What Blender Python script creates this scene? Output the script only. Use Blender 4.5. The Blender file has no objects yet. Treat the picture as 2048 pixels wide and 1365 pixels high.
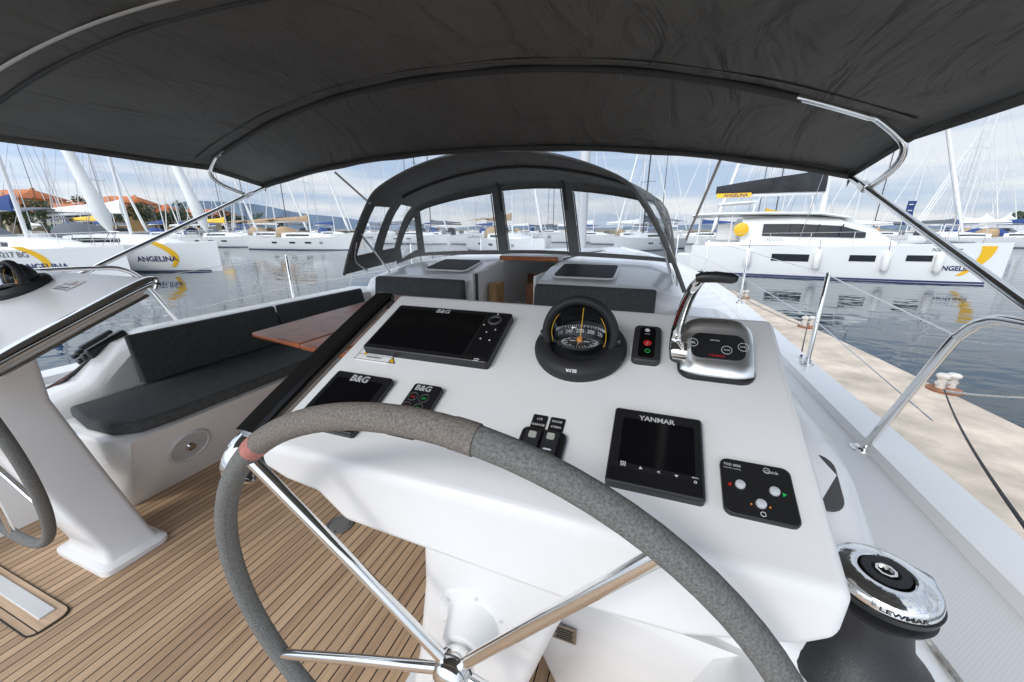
import bpy,bmesh,math,random
from mathutils import Vector as V, Matrix
import numpy as np
random.seed(7)
S=bpy.context.scene; COL=S.collection
R=math.radians; sin=math.sin; cos=math.cos; PI=math.pi
C=V((1.07,0,1.15)); F=750.; P=R(16.7); YW=R(20.1); WZ=-1.15
def ray(px,py):
    a=(px-1024)/F; b=(682.5-py)/F
    f=cos(P)+b*sin(P); u=b*cos(P)-sin(P)
    return V((a*cos(YW)-f*sin(YW), f*cos(YW)+a*sin(YW), u))
def PZ(px,py,z): d=ray(px,py); return C+d*((z-C.z)/d.z)
def PX(px,py,x): d=ray(px,py); return C+d*((x-C.x)/d.x)
def PY(px,py,y): d=ray(px,py); return C+d*((y-C.y)/d.y)
TA=math.tan(R(24)); CA=cos(R(24)); SA=sin(R(24))
def plz(y): return .65+TA*y
def PC(px,py,w=0):
    d=ray(px,py); t=(.65+w/CA-C.z)/(d.z-TA*d.y); return C+d*t
MC=Matrix(((1,0,0,.88),(0,CA,-SA,.37),(0,SA,CA,plz(.37)),(0,0,0,1))); MCI=MC.inverted()
def uvw(px,py,w=0): return MCI@PC(px,py,w)
def LV(right,fwd,z=0): # ahead of / beside the viewing direction, height above water
    return V((C.x+right*cos(YW)-fwd*sin(YW), C.y+fwd*cos(YW)+right*sin(YW), WZ+z))
def HX(px,fwd,z=0): return LV((px-1024)/F/1.044*fwd,fwd,z)

# ---------------- materials
def mat(n,c,r=.5,m=0,nz=None,bump=None,coat=0,spec=None):
    M=bpy.data.materials.new(n); M.use_nodes=True; nt=M.node_tree; b=nt.nodes['Principled BSDF']
    b.inputs['Base Color'].default_value=(*c,1); b.inputs['Roughness'].default_value=r; b.inputs['Metallic'].default_value=m
    if coat: b.inputs['Coat Weight'].default_value=coat; b.inputs['Coat Roughness'].default_value=.08
    if spec is not None: b.inputs['Specular IOR Level'].default_value=spec
    tc=nt.nodes.new('ShaderNodeTexCoord')
    if nz:
        t=nt.nodes.new('ShaderNodeTexNoise'); t.inputs['Scale'].default_value=nz[0]; t.inputs['Detail'].default_value=5
        nt.links.new(tc.outputs['Object'],t.inputs['Vector'])
        rp=nt.nodes.new('ShaderNodeMapRange'); rp.inputs[1].default_value=.3; rp.inputs[2].default_value=.7; rp.inputs[3].default_value=1-nz[1]; rp.inputs[4].default_value=1+nz[1]
        nt.links.new(t.outputs['Fac'],rp.inputs[0])
        vm=nt.nodes.new('ShaderNodeVectorMath'); vm.operation='SCALE'; vm.inputs[0].default_value=c
        nt.links.new(rp.outputs[0],vm.inputs['Scale']); nt.links.new(vm.outputs[0],b.inputs['Base Color'])
    if bump:
        t=nt.nodes.new('ShaderNodeTexNoise'); t.inputs['Scale'].default_value=bump[0]; t.inputs['Detail'].default_value=4
        nt.links.new(tc.outputs['Object'],t.inputs['Vector'])
        bp=nt.nodes.new('ShaderNodeBump'); bp.inputs['Strength'].default_value=bump[1]; bp.inputs['Distance'].default_value=bump[2] if len(bump)>2 else .01
        nt.links.new(t.outputs['Fac'],bp.inputs['Height']); nt.links.new(bp.outputs[0],b.inputs['Normal'])
    return M
gel=mat('gelcoat_white',(.85,.845,.83),.22,coat=.3,nz=(3,.02))
gelm=mat('gelcoat_satin',(.86,.855,.84),.34,nz=(5,.03),bump=(300,.05,.001))
gel_dk=mat('gelcoat_grey',(.7,.7,.69),.35)  # even, greyer gelcoat for screws, roof posts, helm station and stern step
chrome=mat('chrome',(.80,.79,.77),.08,1)
chromes=mat('chrome_brushed',(.90,.90,.89),.32,1)
steel=mat('stainless',(.72,.71,.69),.16,1)
blk=mat('black_plastic',(.012,.012,.013),.38)
blkm=mat('black_matt',(.02,.02,.022),.6,bump=(500,.2,.001))
screen=mat('screen_glass',(.004,.004,.005),.12,spec=.3)
btn=mat('button_white',(.62,.63,.66),.3)
lt=mat('lettering_white',(.75,.75,.75),.5)
silver=mat('lettering_silver',(.7,.7,.72),.35,.3)
red=mat('red_paint',(.6,.02,.02),.4); green=mat('green_paint',(.02,.5,.1),.4); orange=mat('orange_paint',(.9,.3,.03),.4)
yel=mat('yellow_paint',(.9,.52,.02),.4); navy=mat('navy_lettering',(.02,.03,.12),.5)
wpap=mat('label_white',(.85,.85,.83),.5)
def fabric(n,c,ws,st):
    M=mat(n,c,.9,nz=(1.3,.16),spec=.15); nt=M.node_tree; b=nt.nodes['Principled BSDF']; N=nt.nodes.new; K=nt.links.new
    tc=N('ShaderNodeTexCoord'); mp=N('ShaderNodeMapping'); mp.inputs['Scale'].default_value=(ws,ws*.4,ws); mp.inputs['Rotation'].default_value=(0,0,R(14)); K(tc.outputs['Object'],mp.inputs[0])
    n1=N('ShaderNodeTexNoise'); n1.inputs['Scale'].default_value=1; n1.inputs['Detail'].default_value=4; n1.inputs['Distortion'].default_value=2.0; K(mp.outputs[0],n1.inputs['Vector'])
    n2=N('ShaderNodeTexNoise'); n2.inputs['Scale'].default_value=600; K(tc.outputs['Object'],n2.inputs['Vector'])
    b1=N('ShaderNodeBump'); b1.inputs['Strength'].default_value=st; b1.inputs['Distance'].default_value=.06; K(n1.outputs['Fac'],b1.inputs['Height'])
    b2=N('ShaderNodeBump'); b2.inputs['Strength'].default_value=.3; b2.inputs['Distance'].default_value=.001; K(n2.outputs['Fac'],b2.inputs['Height']); K(b1.outputs[0],b2.inputs['Normal']); K(b2.outputs[0],b.inputs['Normal'])
    return M
canvas=fabric('canvas_charcoal',(.150,.149,.141),4.0,1.0)
trim=mat('canvas_edge',(.06,.06,.058),.7)
zipm=mat('zip_tape',(.68,.67,.63),.6)
hood_m=fabric('sprayhood_canvas',(.17,.17,.163),7,.6)
cush=mat('cushion_fabric',(.078,.084,.084),.85,nz=(60,.2),bump=(350,.3,.002),spec=.25)
suede=mat('wheel_suede',(.185,.185,.175),.95,nz=(420,.35),bump=(380,.6,.0015),spec=.15)
suedeb=mat('wheel_suede_worn',(.215,.192,.168),.95,nz=(420,.35),bump=(380,.6,.0015),spec=.15)
tape=mat('red_tape',(.46,.18,.15),.85,nz=(300,.3))
wood=mat('varnished_wood',(.40,.115,.035),.35,nz=(14,.35),spec=.4)
woodin=mat('cabin_wood',(.28,.115,.045),.4,nz=(8,.3))
rope_m=mat('rope',(.3,.29,.27),.9,nz=(90,.5)); rope_d=mat('rope_dark',(.05,.05,.055),.9,nz=(90,.6)); rope_r=mat('rope_red',(.25,.1,.09),.9,nz=(90,.6))
brass=mat('plate_metal',(.35,.3,.24),.4,.7)
def glassmat(n,tint,base,rough=.03):
    M=bpy.data.materials.new(n); M.use_nodes=True; nt=M.node_tree; nt.nodes.clear(); N=nt.nodes.new; K=nt.links.new
    o=N('ShaderNodeOutputMaterial'); t=N('ShaderNodeBsdfTransparent'); t.inputs[0].default_value=(*tint,1)
    g=N('ShaderNodeBsdfGlossy'); g.inputs['Roughness'].default_value=rough; g.inputs[0].default_value=(.9,.9,.9,1)
    lw=N('ShaderNodeLayerWeight'); pw=N('ShaderNodeMath'); pw.operation='POWER'; pw.inputs[1].default_value=4; K(lw.outputs['Facing'],pw.inputs[0])
    ma=N('ShaderNodeMath'); ma.operation='MULTIPLY_ADD'; ma.inputs[1].default_value=.5; ma.inputs[2].default_value=base; K(pw.outputs[0],ma.inputs[0])
    tc=N('ShaderNodeTexCoord'); nz=N('ShaderNodeTexNoise'); nz.inputs['Scale'].default_value=5
    bp=N('ShaderNodeBump'); bp.inputs['Strength'].default_value=.5; bp.inputs['Distance'].default_value=.04
    K(tc.outputs['Object'],nz.inputs['Vector']); K(nz.outputs['Fac'],bp.inputs['Height']); K(bp.outputs[0],g.inputs['Normal'])
    mx=N('ShaderNodeMixShader'); K(ma.outputs[0],mx.inputs[0]); K(t.outputs[0],mx.inputs[1]); K(g.outputs[0],mx.inputs[2]); K(mx.outputs[0],o.inputs[0])
    return M
vinyl=glassmat('clear_vinyl',(.93,.95,.97),.12,.08); glass=glassmat('compass_glass',(.93,.95,.96),.03,.01)
# teak
def teakmat(n,pitch,base,rot=0,caulk=.11):
    M=bpy.data.materials.new(n); M.use_nodes=True; nt=M.node_tree; b=nt.nodes['Principled BSDF']; N=nt.nodes.new; K=nt.links.new
    tc=N('ShaderNodeTexCoord'); rm=N('ShaderNodeMapping'); rm.inputs['Rotation'].default_value=(0,0,rot); K(tc.outputs['Object'],rm.inputs[0]); sp=N('ShaderNodeSeparateXYZ'); K(rm.outputs[0],sp.inputs[0])
    d=N('ShaderNodeMath'); d.operation='DIVIDE'; d.inputs[1].default_value=pitch; K(sp.outputs[0],d.inputs[0])
    fl=N('ShaderNodeMath'); fl.operation='FLOOR'; K(d.outputs[0],fl.inputs[0])
    fr=N('ShaderNodeMath'); fr.operation='FRACT'; K(d.outputs[0],fr.inputs[0])
    ca=N('ShaderNodeMath'); ca.operation='LESS_THAN'; ca.inputs[1].default_value=caulk; K(fr.outputs[0],ca.inputs[0])
    wn=N('ShaderNodeTexWhiteNoise'); wn.noise_dimensions='1D'; K(fl.outputs[0],wn.inputs['W'])
    mp=N('ShaderNodeMapping'); mp.inputs['Scale'].default_value=(60,2.5,10); K(rm.outputs[0],mp.inputs[0])
    cb=N('ShaderNodeCombineXYZ'); K(wn.outputs[0],cb.inputs[1])
    ad=N('ShaderNodeVectorMath'); ad.operation='MULTIPLY_ADD'; K(cb.outputs[0],ad.inputs[0]); ad.inputs[1].default_value=(0,30,0); K(mp.outputs[0],ad.inputs[2])
    nz=N('ShaderNodeTexNoise'); nz.inputs['Scale'].default_value=1.5; nz.inputs['Detail'].default_value=8; K(ad.outputs[0],nz.inputs['Vector'])
    n2=N('ShaderNodeTexNoise'); n2.inputs['Scale'].default_value=2.2; K(tc.outputs['Object'],n2.inputs['Vector'])
    s=N('ShaderNodeMath'); s.operation='MULTIPLY_ADD'; K(wn.outputs[0],s.inputs[0]); s.inputs[1].default_value=.40; K(nz.outputs['Fac'],s.inputs[2])
    s2=N('ShaderNodeMath'); s2.operation='MULTIPLY_ADD'; K(n2.outputs['Fac'],s2.inputs[0]); s2.inputs[1].default_value=.5; K(s.outputs[0],s2.inputs[2])
    mr=N('ShaderNodeMapRange'); mr.inputs[1].default_value=.4; mr.inputs[2].default_value=1.3; K(s2.outputs[0],mr.inputs[0])
    cr=N('ShaderNodeValToRGB'); cr.color_ramp.elements[0].position=.1; cr.color_ramp.elements[1].position=.85
    cr.color_ramp.elements[0].color=(base[0]*.50,base[1]*.45,base[2]*.42,1); cr.color_ramp.elements[1].color=(*base,1); K(mr.outputs[0],cr.inputs[0])
    mx=N('ShaderNodeMix'); mx.data_type='RGBA'; K(ca.outputs[0],mx.inputs[0]); K(cr.outputs[0],mx.inputs[6]); mx.inputs[7].default_value=(.012,.012,.012,1)
    K(mx.outputs[2],b.inputs['Base Color']); b.inputs['Roughness'].default_value=.62
    bp=N('ShaderNodeBump'); bp.inputs['Strength'].default_value=.3; bp.inputs['Distance'].default_value=.002; K(nz.outputs['Fac'],bp.inputs['Height']); K(bp.outputs[0],b.inputs['Normal'])
    return M
teak=teakmat('teak_planks',.034,(.63,.43,.265))
def nonslip():
    M=bpy.data.materials.new('non_slip_deck'); M.use_nodes=True; nt=M.node_tree; b=nt.nodes['Principled BSDF']; N=nt.nodes.new; K=nt.links.new
    tc=N('ShaderNodeTexCoord'); mp=N('ShaderNodeMapping'); mp.inputs['Rotation'].default_value=(0,0,R(45)); K(tc.outputs['Object'],mp.inputs[0])
    v=N('ShaderNodeTexVoronoi'); v.inputs['Scale'].default_value=170; v.inputs['Randomness'].default_value=0; K(mp.outputs[0],v.inputs['Vector'])
    cr=N('ShaderNodeMapRange'); cr.inputs[1].default_value=.2; cr.inputs[2].default_value=.6; cr.inputs[3].default_value=1; cr.inputs[4].default_value=.84; K(v.outputs[0],cr.inputs[0])
    vm=N('ShaderNodeVectorMath'); vm.operation='SCALE'; vm.inputs[0].default_value=(.80,.80,.79); K(cr.outputs[0],vm.inputs['Scale']); K(vm.outputs[0],b.inputs['Base Color'])
    bp=N('ShaderNodeBump'); bp.inputs['Strength'].default_value=.4; bp.inputs['Distance'].default_value=.001; bp.invert=True; K(v.outputs[0],bp.inputs['Height']); K(bp.outputs[0],b.inputs['Normal'])
    b.inputs['Roughness'].default_value=.5; return M
nslip=nonslip()

# ---------------- geometry builder
class G:
    def __init__(s,M=None): s.bm=bmesh.new(); s.M=M or Matrix.Identity(4)
    def v(s,p): return s.bm.verts.new(s.M@V(p))
    def f(s,vs):
        try: return s.bm.faces.new(vs)
        except ValueError: return None
    def poly(s,pts): s.f([s.v(p) for p in pts]); return s
    def prism(s,pts,z0,z1):
        a=[s.v((p[0],p[1],z0)) for p in pts]; b=[s.v((p[0],p[1],z1)) for p in pts]; n=len(pts)
        s.f(a[::-1]); s.f(b)
        for i in range(n): s.f([a[i],a[(i+1)%n],b[(i+1)%n],b[i]])
        return s
    def box(s,c,d,rot=None):
        r=rot or Matrix.Identity(3); c=V(c); vs=[]
        for k in (-1,1):
            for i,j in ((-1,-1),(1,-1),(1,1),(-1,1)): vs.append(s.v(c+r@V((i*d[0]/2,j*d[1]/2,k*d[2]/2))))
        for q in ((3,2,1,0),(4,5,6,7),(0,1,5,4),(1,2,6,5),(2,3,7,6),(3,0,4,7)): s.f([vs[i] for i in q])
        return s
    def bar(s,a,b,w,h=None):
        a=V(a);b=V(b);d=b-a; q=d.to_track_quat('Z','Y').to_matrix()
        return s.box((a+b)/2,(w,h or w,d.length),q)
    def loft(s,secs,closed=True,cap=True):
        rs=[[s.v(p) for p in sec] for sec in secs]; n=len(rs[0])
        for i in range(len(rs)-1):
            for j in range(n if closed else n-1):
                k=(j+1)%n; s.f([rs[i][j],rs[i][k],rs[i+1][k],rs[i+1][j]])
        if cap and closed: s.f(rs[0][::-1]); s.f(rs[-1])
        return s
    def tube(s,pts,r,n=10,closed=False,sq=1):
        pts=[V(p) for p in pts]; m=len(pts); rs=r if isinstance(r,(list,tuple)) else [r]*m
        up=None; secs=[]
        for i in range(m):
            if closed: t=(pts[(i+1)%m]-pts[i-1])
            else: t=pts[min(i+1,m-1)]-pts[max(i-1,0)]
            t=t.normalized()
            if up is None:
                up=V((0,0,1)) if abs(t.z)<.9 else V((1,0,0))
            x=up.cross(t)
            if x.length<1e-5: x=V((1,0,0)).cross(t)
            x.normalize(); up=t.cross(x)
            secs.append([pts[i]+(x*cos(2*PI*k/n)+up*sin(2*PI*k/n)*sq)*rs[i] for k in range(n)])
        if closed: secs.append(secs[0]); return s.loft(secs,True,False)
        return s.loft(secs)
    def lathe(s,prof,M2=None,n=32):
        M2=M2 or Matrix.Identity(4); rings=[]
        for r,z in prof:
            if r<1e-6: rings.append([s.v(M2@V((0,0,z)))])
            else: rings.append([s.v(M2@V((r*cos(2*PI*k/n),r*sin(2*PI*k/n),z))) for k in range(n)])
        for a,b in zip(rings,rings[1:]):
            for k in range(n):
                l=(k+1)%n
                if len(a)==1 and len(b)==1: continue
                if len(a)==1: s.f([a[0],b[l],b[k]])
                elif len(b)==1: s.f([a[k],a[l],b[0]])
                else: s.f([a[k],a[l],b[l],b[k]])
        return s
    def grid(s,fn,nu,nv,keep=None):
        vs=[[s.v(fn(i/nu,j/nv)) for j in range(nv+1)] for i in range(nu+1)]
        for i in range(nu):
            for j in range(nv):
                if keep is None or keep((i+.5)/nu,(j+.5)/nv): s.f([vs[i][j],vs[i+1][j],vs[i+1][j+1],vs[i][j+1]])
        return s
def rr(x0,y0,x1,y1,r,n=5):
    p=[]
    for cx,cy,a in ((x1-r,y1-r,0),(x0+r,y1-r,90),(x0+r,y0+r,180),(x1-r,y0+r,270)):
        for k in range(n+1): t=R(a+90*k/n); p.append((cx+r*cos(t),cy+r*sin(t)))
    return p
def smooth(pts,k=6,closed=False):
    pts=[V(p) for p in pts]; out=[]; n=len(pts)
    for i in range(n-1):
        p0=pts[max(i-1,0)];p1=pts[i];p2=pts[i+1];p3=pts[min(i+2,n-1)]
        for j in range(k):
            t=j/k; out.append(.5*((2*p1)+(p2-p0)*t+(2*p0-5*p1+4*p2-p3)*t*t+(3*p1-p0-3*p2+p3)*t**3))
    return out+[pts[-1]]
def root_of(o):
    while o.parent: o=o.parent
    return o
def mk(name,g,m,parent=None,sm=35,bev=0,seg=3,label=None,solid=0,kind=None):
    bm=g.bm
    if parent: bm.transform(root_of(parent).matrix_basis.inverted())
    bmesh.ops.remove_doubles(bm,verts=bm.verts,dist=1e-6)
    bmesh.ops.recalc_face_normals(bm,faces=bm.faces)
    me=bpy.data.meshes.new(name); bm.to_mesh(me); bm.free()
    me.polygons.foreach_set('use_smooth',[True]*len(me.polygons)); me.set_sharp_from_angle(angle=R(sm))
    if m: me.materials.append(m)
    o=bpy.data.objects.new(name,me); COL.objects.link(o)
    if parent: o.parent=parent
    if solid: md=o.modifiers.new('t','SOLIDIFY'); md.thickness=solid; md.offset=0
    if bev: md=o.modifiers.new('b','BEVEL'); md.width=bev; md.segments=seg; md.limit_method='ANGLE'; md.angle_limit=R(30); md.harden_normals=False
    if label: o['label']=label
    if kind: o['kind']=kind
    return o
def tag(o,label,cat,group=None):
    o['label']=label; o['category']=cat
    if group: o['group']=group
    return o
def thing(name,label,cat,loc=(0,0,0),group=None,M=None):
    o=bpy.data.objects.new(name,None); COL.objects.link(o); o.empty_display_size=.1
    if M is not None: o.matrix_basis=M
    else: o.location=loc
    return tag(o,label,cat,group)
def struct(name,g,m,**k):
    o=mk(name,g,m,**k); o['kind']='structure'; return o
def copy_tree(o,parent=None):
    c=o.copy(); COL.objects.link(c); c.parent=parent
    for ch in list(o.children): copy_tree(ch,c)
    return c
def text(name,s,m,parent,M,width=None,size=1.,off=.0,warp=None,ext=0,kind=None):
    cu=bpy.data.curves.new(name,'FONT'); cu.body=s; cu.size=1; cu.align_x='LEFT'; cu.offset=off; cu.resolution_u=3
    ob=bpy.data.objects.new(name,cu); me=bpy.data.meshes.new_from_object(ob); bpy.data.objects.remove(ob)
    xs=[v.co.x for v in me.vertices]; ys=[v.co.y for v in me.vertices]
    if not xs: return None
    cx=(min(xs)+max(xs))/2; cy=(min(ys)+max(ys))/2; k=width/(max(xs)-min(xs)) if width else size
    inv=root_of(parent).matrix_basis.inverted()
    for v in me.vertices:
        p=V(((v.co.x-cx)*k,(v.co.y-cy)*k,0)); v.co=inv@(warp(p) if warp else M@p)
    me.materials.clear(); me.materials.append(m)
    o=bpy.data.objects.new(name,me); COL.objects.link(o); o.parent=parent
    return o
def frame(o,x,y):
    x=V(x).normalized(); y=V(y).normalized(); z=x.cross(y)
    return Matrix(((x.x,y.x,z.x,o[0]),(x.y,y.y,z.y,o[1]),(x.z,y.z,z.z,o[2]),(0,0,0,1)))

# ================= SKY, LIGHT, CAMERA
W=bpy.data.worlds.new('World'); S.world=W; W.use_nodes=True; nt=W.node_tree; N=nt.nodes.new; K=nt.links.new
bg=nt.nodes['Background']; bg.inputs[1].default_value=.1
sunv=V((-.35,-.78,.62)).normalized()
sk=N('ShaderNodeTexSky'); sk.sky_type='NISHITA'; sk.sun_disc=False; sk.sun_elevation=math.asin(sunv.z); sk.sun_rotation=math.atan2(sunv.x,sunv.y)
tc=N('ShaderNodeTexCoord'); mp=N('ShaderNodeMapping'); mp.inputs['Scale'].default_value=(1.3,1.3,10); mp.inputs['Rotation'].default_value=(R(4),R(3),0); K(tc.outputs['Generated'],mp.inputs[0])
nz=N('ShaderNodeTexNoise'); nz.inputs['Scale'].default_value=2.3; nz.inputs['Detail'].default_value=7; nz.inputs['Roughness'].default_value=.5; K(mp.outputs[0],nz.inputs['Vector'])
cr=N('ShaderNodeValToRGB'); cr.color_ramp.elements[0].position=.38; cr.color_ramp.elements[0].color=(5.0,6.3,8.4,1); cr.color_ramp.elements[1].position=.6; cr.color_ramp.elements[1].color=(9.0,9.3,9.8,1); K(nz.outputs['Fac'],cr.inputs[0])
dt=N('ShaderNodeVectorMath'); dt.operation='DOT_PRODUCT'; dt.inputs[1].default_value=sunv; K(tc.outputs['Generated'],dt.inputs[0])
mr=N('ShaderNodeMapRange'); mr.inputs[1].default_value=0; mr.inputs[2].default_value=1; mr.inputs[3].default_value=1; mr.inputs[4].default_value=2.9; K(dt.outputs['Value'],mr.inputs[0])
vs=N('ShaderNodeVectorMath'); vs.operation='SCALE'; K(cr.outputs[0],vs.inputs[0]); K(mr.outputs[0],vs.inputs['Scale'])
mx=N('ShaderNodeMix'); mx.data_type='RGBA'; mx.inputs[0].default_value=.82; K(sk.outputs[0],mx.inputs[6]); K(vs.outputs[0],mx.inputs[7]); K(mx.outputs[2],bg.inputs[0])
sl=bpy.data.lights.new('sun','SUN'); sl.energy=1.1; sl.angle=R(14); sl.color=(1,.96,.9); so=bpy.data.objects.new('sun',sl); COL.objects.link(so); so.rotation_euler=(-sunv).to_track_quat('-Z','Y').to_euler()
cam=bpy.data.cameras.new('camera'); cam.sensor_width=36; cam.lens=F/2048*36; cam.clip_start=.02; cam.clip_end=20000
co=bpy.data.objects.new('camera',cam); COL.objects.link(co); co.location=C; co.rotation_euler=(R(90)-P,0,YW); S.camera=co
S.view_settings.view_transform='Standard'; S.view_settings.look='None'; S.view_settings.exposure=0

# ================= WATER, QUAY, HILLS
wm=bpy.data.materials.new('harbour_water'); wm.use_nodes=True; nt=wm.node_tree; b=nt.nodes['Principled BSDF']; N=nt.nodes.new; K=nt.links.new
b.inputs['Base Color'].default_value=(.015,.032,.042,1); b.inputs['Roughness'].default_value=.02; b.inputs['IOR'].default_value=1.34
tc=N('ShaderNodeTexCoord'); mp=N('ShaderNodeMapping'); mp.inputs['Scale'].default_value=(1,1.8,1); mp.inputs['Rotation'].default_value=(0,0,R(20)); K(tc.outputs['Object'],mp.inputs[0])
n1=N('ShaderNodeTexNoise'); n1.inputs['Scale'].default_value=.7; n1.inputs['Detail'].default_value=2; n1.inputs['Distortion'].default_value=.8; K(mp.outputs[0],n1.inputs['Vector'])
n2=N('ShaderNodeTexNoise'); n2.inputs['Scale'].default_value=2.6; n2.inputs['Detail'].default_value=1; K(mp.outputs[0],n2.inputs['Vector'])
ad=N('ShaderNodeMath'); ad.operation='MULTIPLY_ADD'; K(n2.outputs['Fac'],ad.inputs[0]); ad.inputs[1].default_value=.16; K(n1.outputs['Fac'],ad.inputs[2])
bp=N('ShaderNodeBump'); bp.inputs['Strength'].default_value=.20; bp.inputs['Distance'].default_value=.085; K(ad.outputs[0],bp.inputs['Height']); K(bp.outputs[0],b.inputs['Normal'])
g=G(); g.poly([(-6000,-3000,WZ),(6000,-3000,WZ),(6000,9000,WZ),(-6000,9000,WZ)]); struct('water',g,wm)
stone=mat('quay_stone',(.58,.485,.385),.85,nz=(3.5,.26),bump=(25,.5,.012))
g=G()
def qx(y): return 4.01-.107*(y-3.94)
pts=[(qx(-6)-1.75,-6),(qx(-6),-6),(qx(0),0),(qx(6),6),(qx(14)-.2,14),(qx(22)-.9,22),(qx(22)-2.9,22),(qx(14)-2.0,14)]
g.prism(pts,WZ-1,-.38)
struct('quay',g,stone,bev=.03)
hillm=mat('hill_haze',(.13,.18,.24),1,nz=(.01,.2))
def hills(name,px0,px1,fwd,prof,m):
    g=G(); n=60; secs=[]
    for i in range(n+1):
        t=i/n; px=px0+(px1-px0)*t; h=prof(t)
        secs.append([HX(px,fwd,-1),HX(px,fwd+50,h),HX(px,fwd+600,-1)])
    g.loft(secs,False); struct(name,g,m)
random.seed(3); ph=[random.random()*6 for _ in range(5)]
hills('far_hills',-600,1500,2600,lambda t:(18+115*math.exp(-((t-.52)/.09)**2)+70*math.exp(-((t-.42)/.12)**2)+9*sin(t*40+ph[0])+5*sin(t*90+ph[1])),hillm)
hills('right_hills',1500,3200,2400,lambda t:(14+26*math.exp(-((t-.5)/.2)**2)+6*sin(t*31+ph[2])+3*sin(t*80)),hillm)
shorem=mat('shore_ground',(.22,.20,.15),.95,nz=(.3,.3))
g=G(); pts=[]
for a,f in ((-60,88),(150,96),(420,150),(760,230),(1060,260),(1300,210),(1700,120),(2060,85),(2500,70)): pts.append(HX(a,f))
bk=[HX(a,f) for a,f in ((2900,500),(1000,900),(-500,500),(-400,90))]
g.prism([(p.x,p.y) for p in pts+bk],WZ-1,WZ+1.1); struct('shore',g,shorem)

# ================= OWN BOAT: HULL, DECK, COCKPIT (setting)
helm=[(1.20,0),(1.21,.05),(1.23,.25),(1.26,.34),(1.30,.37),(1.36,.375),(1.42,.375),(1.50,.375),(1.58,.37),(1.64,.365),(1.67,.36)]
bench=[(.93,0),(.88,.10),(.80,.29),(.78,.345),(.81,.36),(1.24,.36),(1.28,.61),(1.34,.645),(1.50,.64),(1.58,.60),(1.67,.37)]
blow=[(.93,0),(.88,.10),(.80,.29),(.78,.345),(.81,.36),(1.24,.36),(1.26,.40),(1.34,.43),(1.50,.42),(1.58,.40),(1.67,.36)]
def lerp(a,b,t): return [(p[0]+(q[0]-p[0])*t,p[1]+(q[1]-p[1])*t) for p,q in zip(a,b)]
st=[(-1.6,helm),(.63,helm),(.66,lerp(helm,blow,.85)),(.70,blow),(.84,lerp(blow,bench,.15)),(1.0,lerp(blow,bench,.8)),(1.15,bench),(2.0,bench),(2.75,bench)]
for sgn in (-1,1):
    g=G(); g.loft([[(sgn*x,y,z) for x,z in pr] for y,pr in st],False)
    struct('cockpit_moulding',g,gel,sm=50)
def gx(y):
    if y<3: return 2.04
    t=(y-3)/10.4; return 2.04*max(0,(1-t**2.3))
def sheer(y): return .36+max(0,(y-3))*.018
ys=[-1.6,-.5,.5,1.5,2.5,3.5,4.5,5.5,6.5,7.5,8.5,9.5,10.5,11.5,12.3,12.9,13.3,13.4]
for sgn in (-1,1):
    g=G(); secs=[]
    for y in ys:
        h=gx(y); z=sheer(y); 
        w=min(.15,h*.5); secs.append([(sgn*x,y,zz) for x,zz in ((h-w-.01,z),(h-w,z+.035),(h-.02,z+.04),(h,z+.02),(h*.99,z-.3),(h*.93,z-1.0),(h*.6,WZ-.3),(0,WZ-.5))])
    g.loft(secs,False); struct('hull',g,gel,sm=45)
    g=G(); secs=[]
    for y in [t for t in ys if t<3]: secs.append([(sgn*1.66,y,.362),(sgn*(gx(y)-.155),y,.362)])
    g.loft(secs,False); struct('side_deck',g,nslip)
g=G(); g.loft([[(-gx(y)+.1,y,sheer(y)-.002),(0,y,sheer(y)+.03),(gx(y)-.1,y,sheer(y)-.002)] for y in ys if 2.5<=y<13.2],False); struct('foredeck',g,nslip)
g=G(); g.poly([(-1.3,-1.6,0),(1.3,-1.6,0),(1.3,3.0,0),(-1.3,3.0,0)]); struct('cockpit_floor',g,teak)
def roofbody(sgn):
    g=G(); secs=[]
    for y,w,h in ((2.70,1.34,.66),(2.74,1.34,.775),(3.1,1.33,.84),(3.6,1.3,.87),(5,1.22,.85),(6.5,1.1,.79),(7.6,.95,.65),(8.2,.85,.42)):
        secs.append([(sgn*x,y,z) for x,z in ((.27,0.3),(.27,h),(w*.8,h-.01),(w-.06,h-.05),(w,h-.14),(w+.06,.37),(w+.06,.2))])
    g.loft(secs,True); return struct('cabin_roof',g,gel,sm=30,bev=.015)
roofbody(-1); roofbody(1)
g=G(); g.loft([[(-.3,y,h),(.3,y,h)] for y,h in ((3.45,.86),(3.46,.90),(5,.875),(6.5,.82),(7.6,.68),(8.2,.44))],False); struct('cabin_roof_centre',g,gel,solid=.03)
t=thing('companionway','open companionway with wood lined cabin interior between the forward seat cushions','companionway',(0,2.75,0))
g=G(); g.box((0,3.5,-.2),(1.6,1.5,.02)).box((0,4.2,.2),(1.6,.02,.9)).box((-.8,3.5,.1),(.02,1.5,.9)).box((.8,3.5,.1),(.02,1.5,.9)); mk('interior_panel',g,woodin,t)
g=G(); g.box((-.19,3.05,.50),(.07,.2,.40)); mk('cabinet',g,mat('light_wood',(.42,.24,.10),.5,nz=(9,.3)),t,bev=.01)
g=G(); g.box((.10,3.4,.40),(.26,.02,.5)); mk('door_panel',g,woodin,t,bev=.005)
g=G(); g.box((0,3.36,.885),(.56,.03,.04)); mk('hatch_trim',g,wood,t,bev=.005)
for s_ in (-1,1):
    g=G(); g.box((s_*.262,2.9,.42),(.02,.4,.78)); mk('door_jamb',g,gel,t,bev=.004)
g=G(); g.box((-.244,2.76,.42),(.012,.03,.76)); mk('jamb_seal',g,trim,t)
tint=mat('tinted_pane',(.012,.012,.014),.5,spec=.08)
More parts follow.
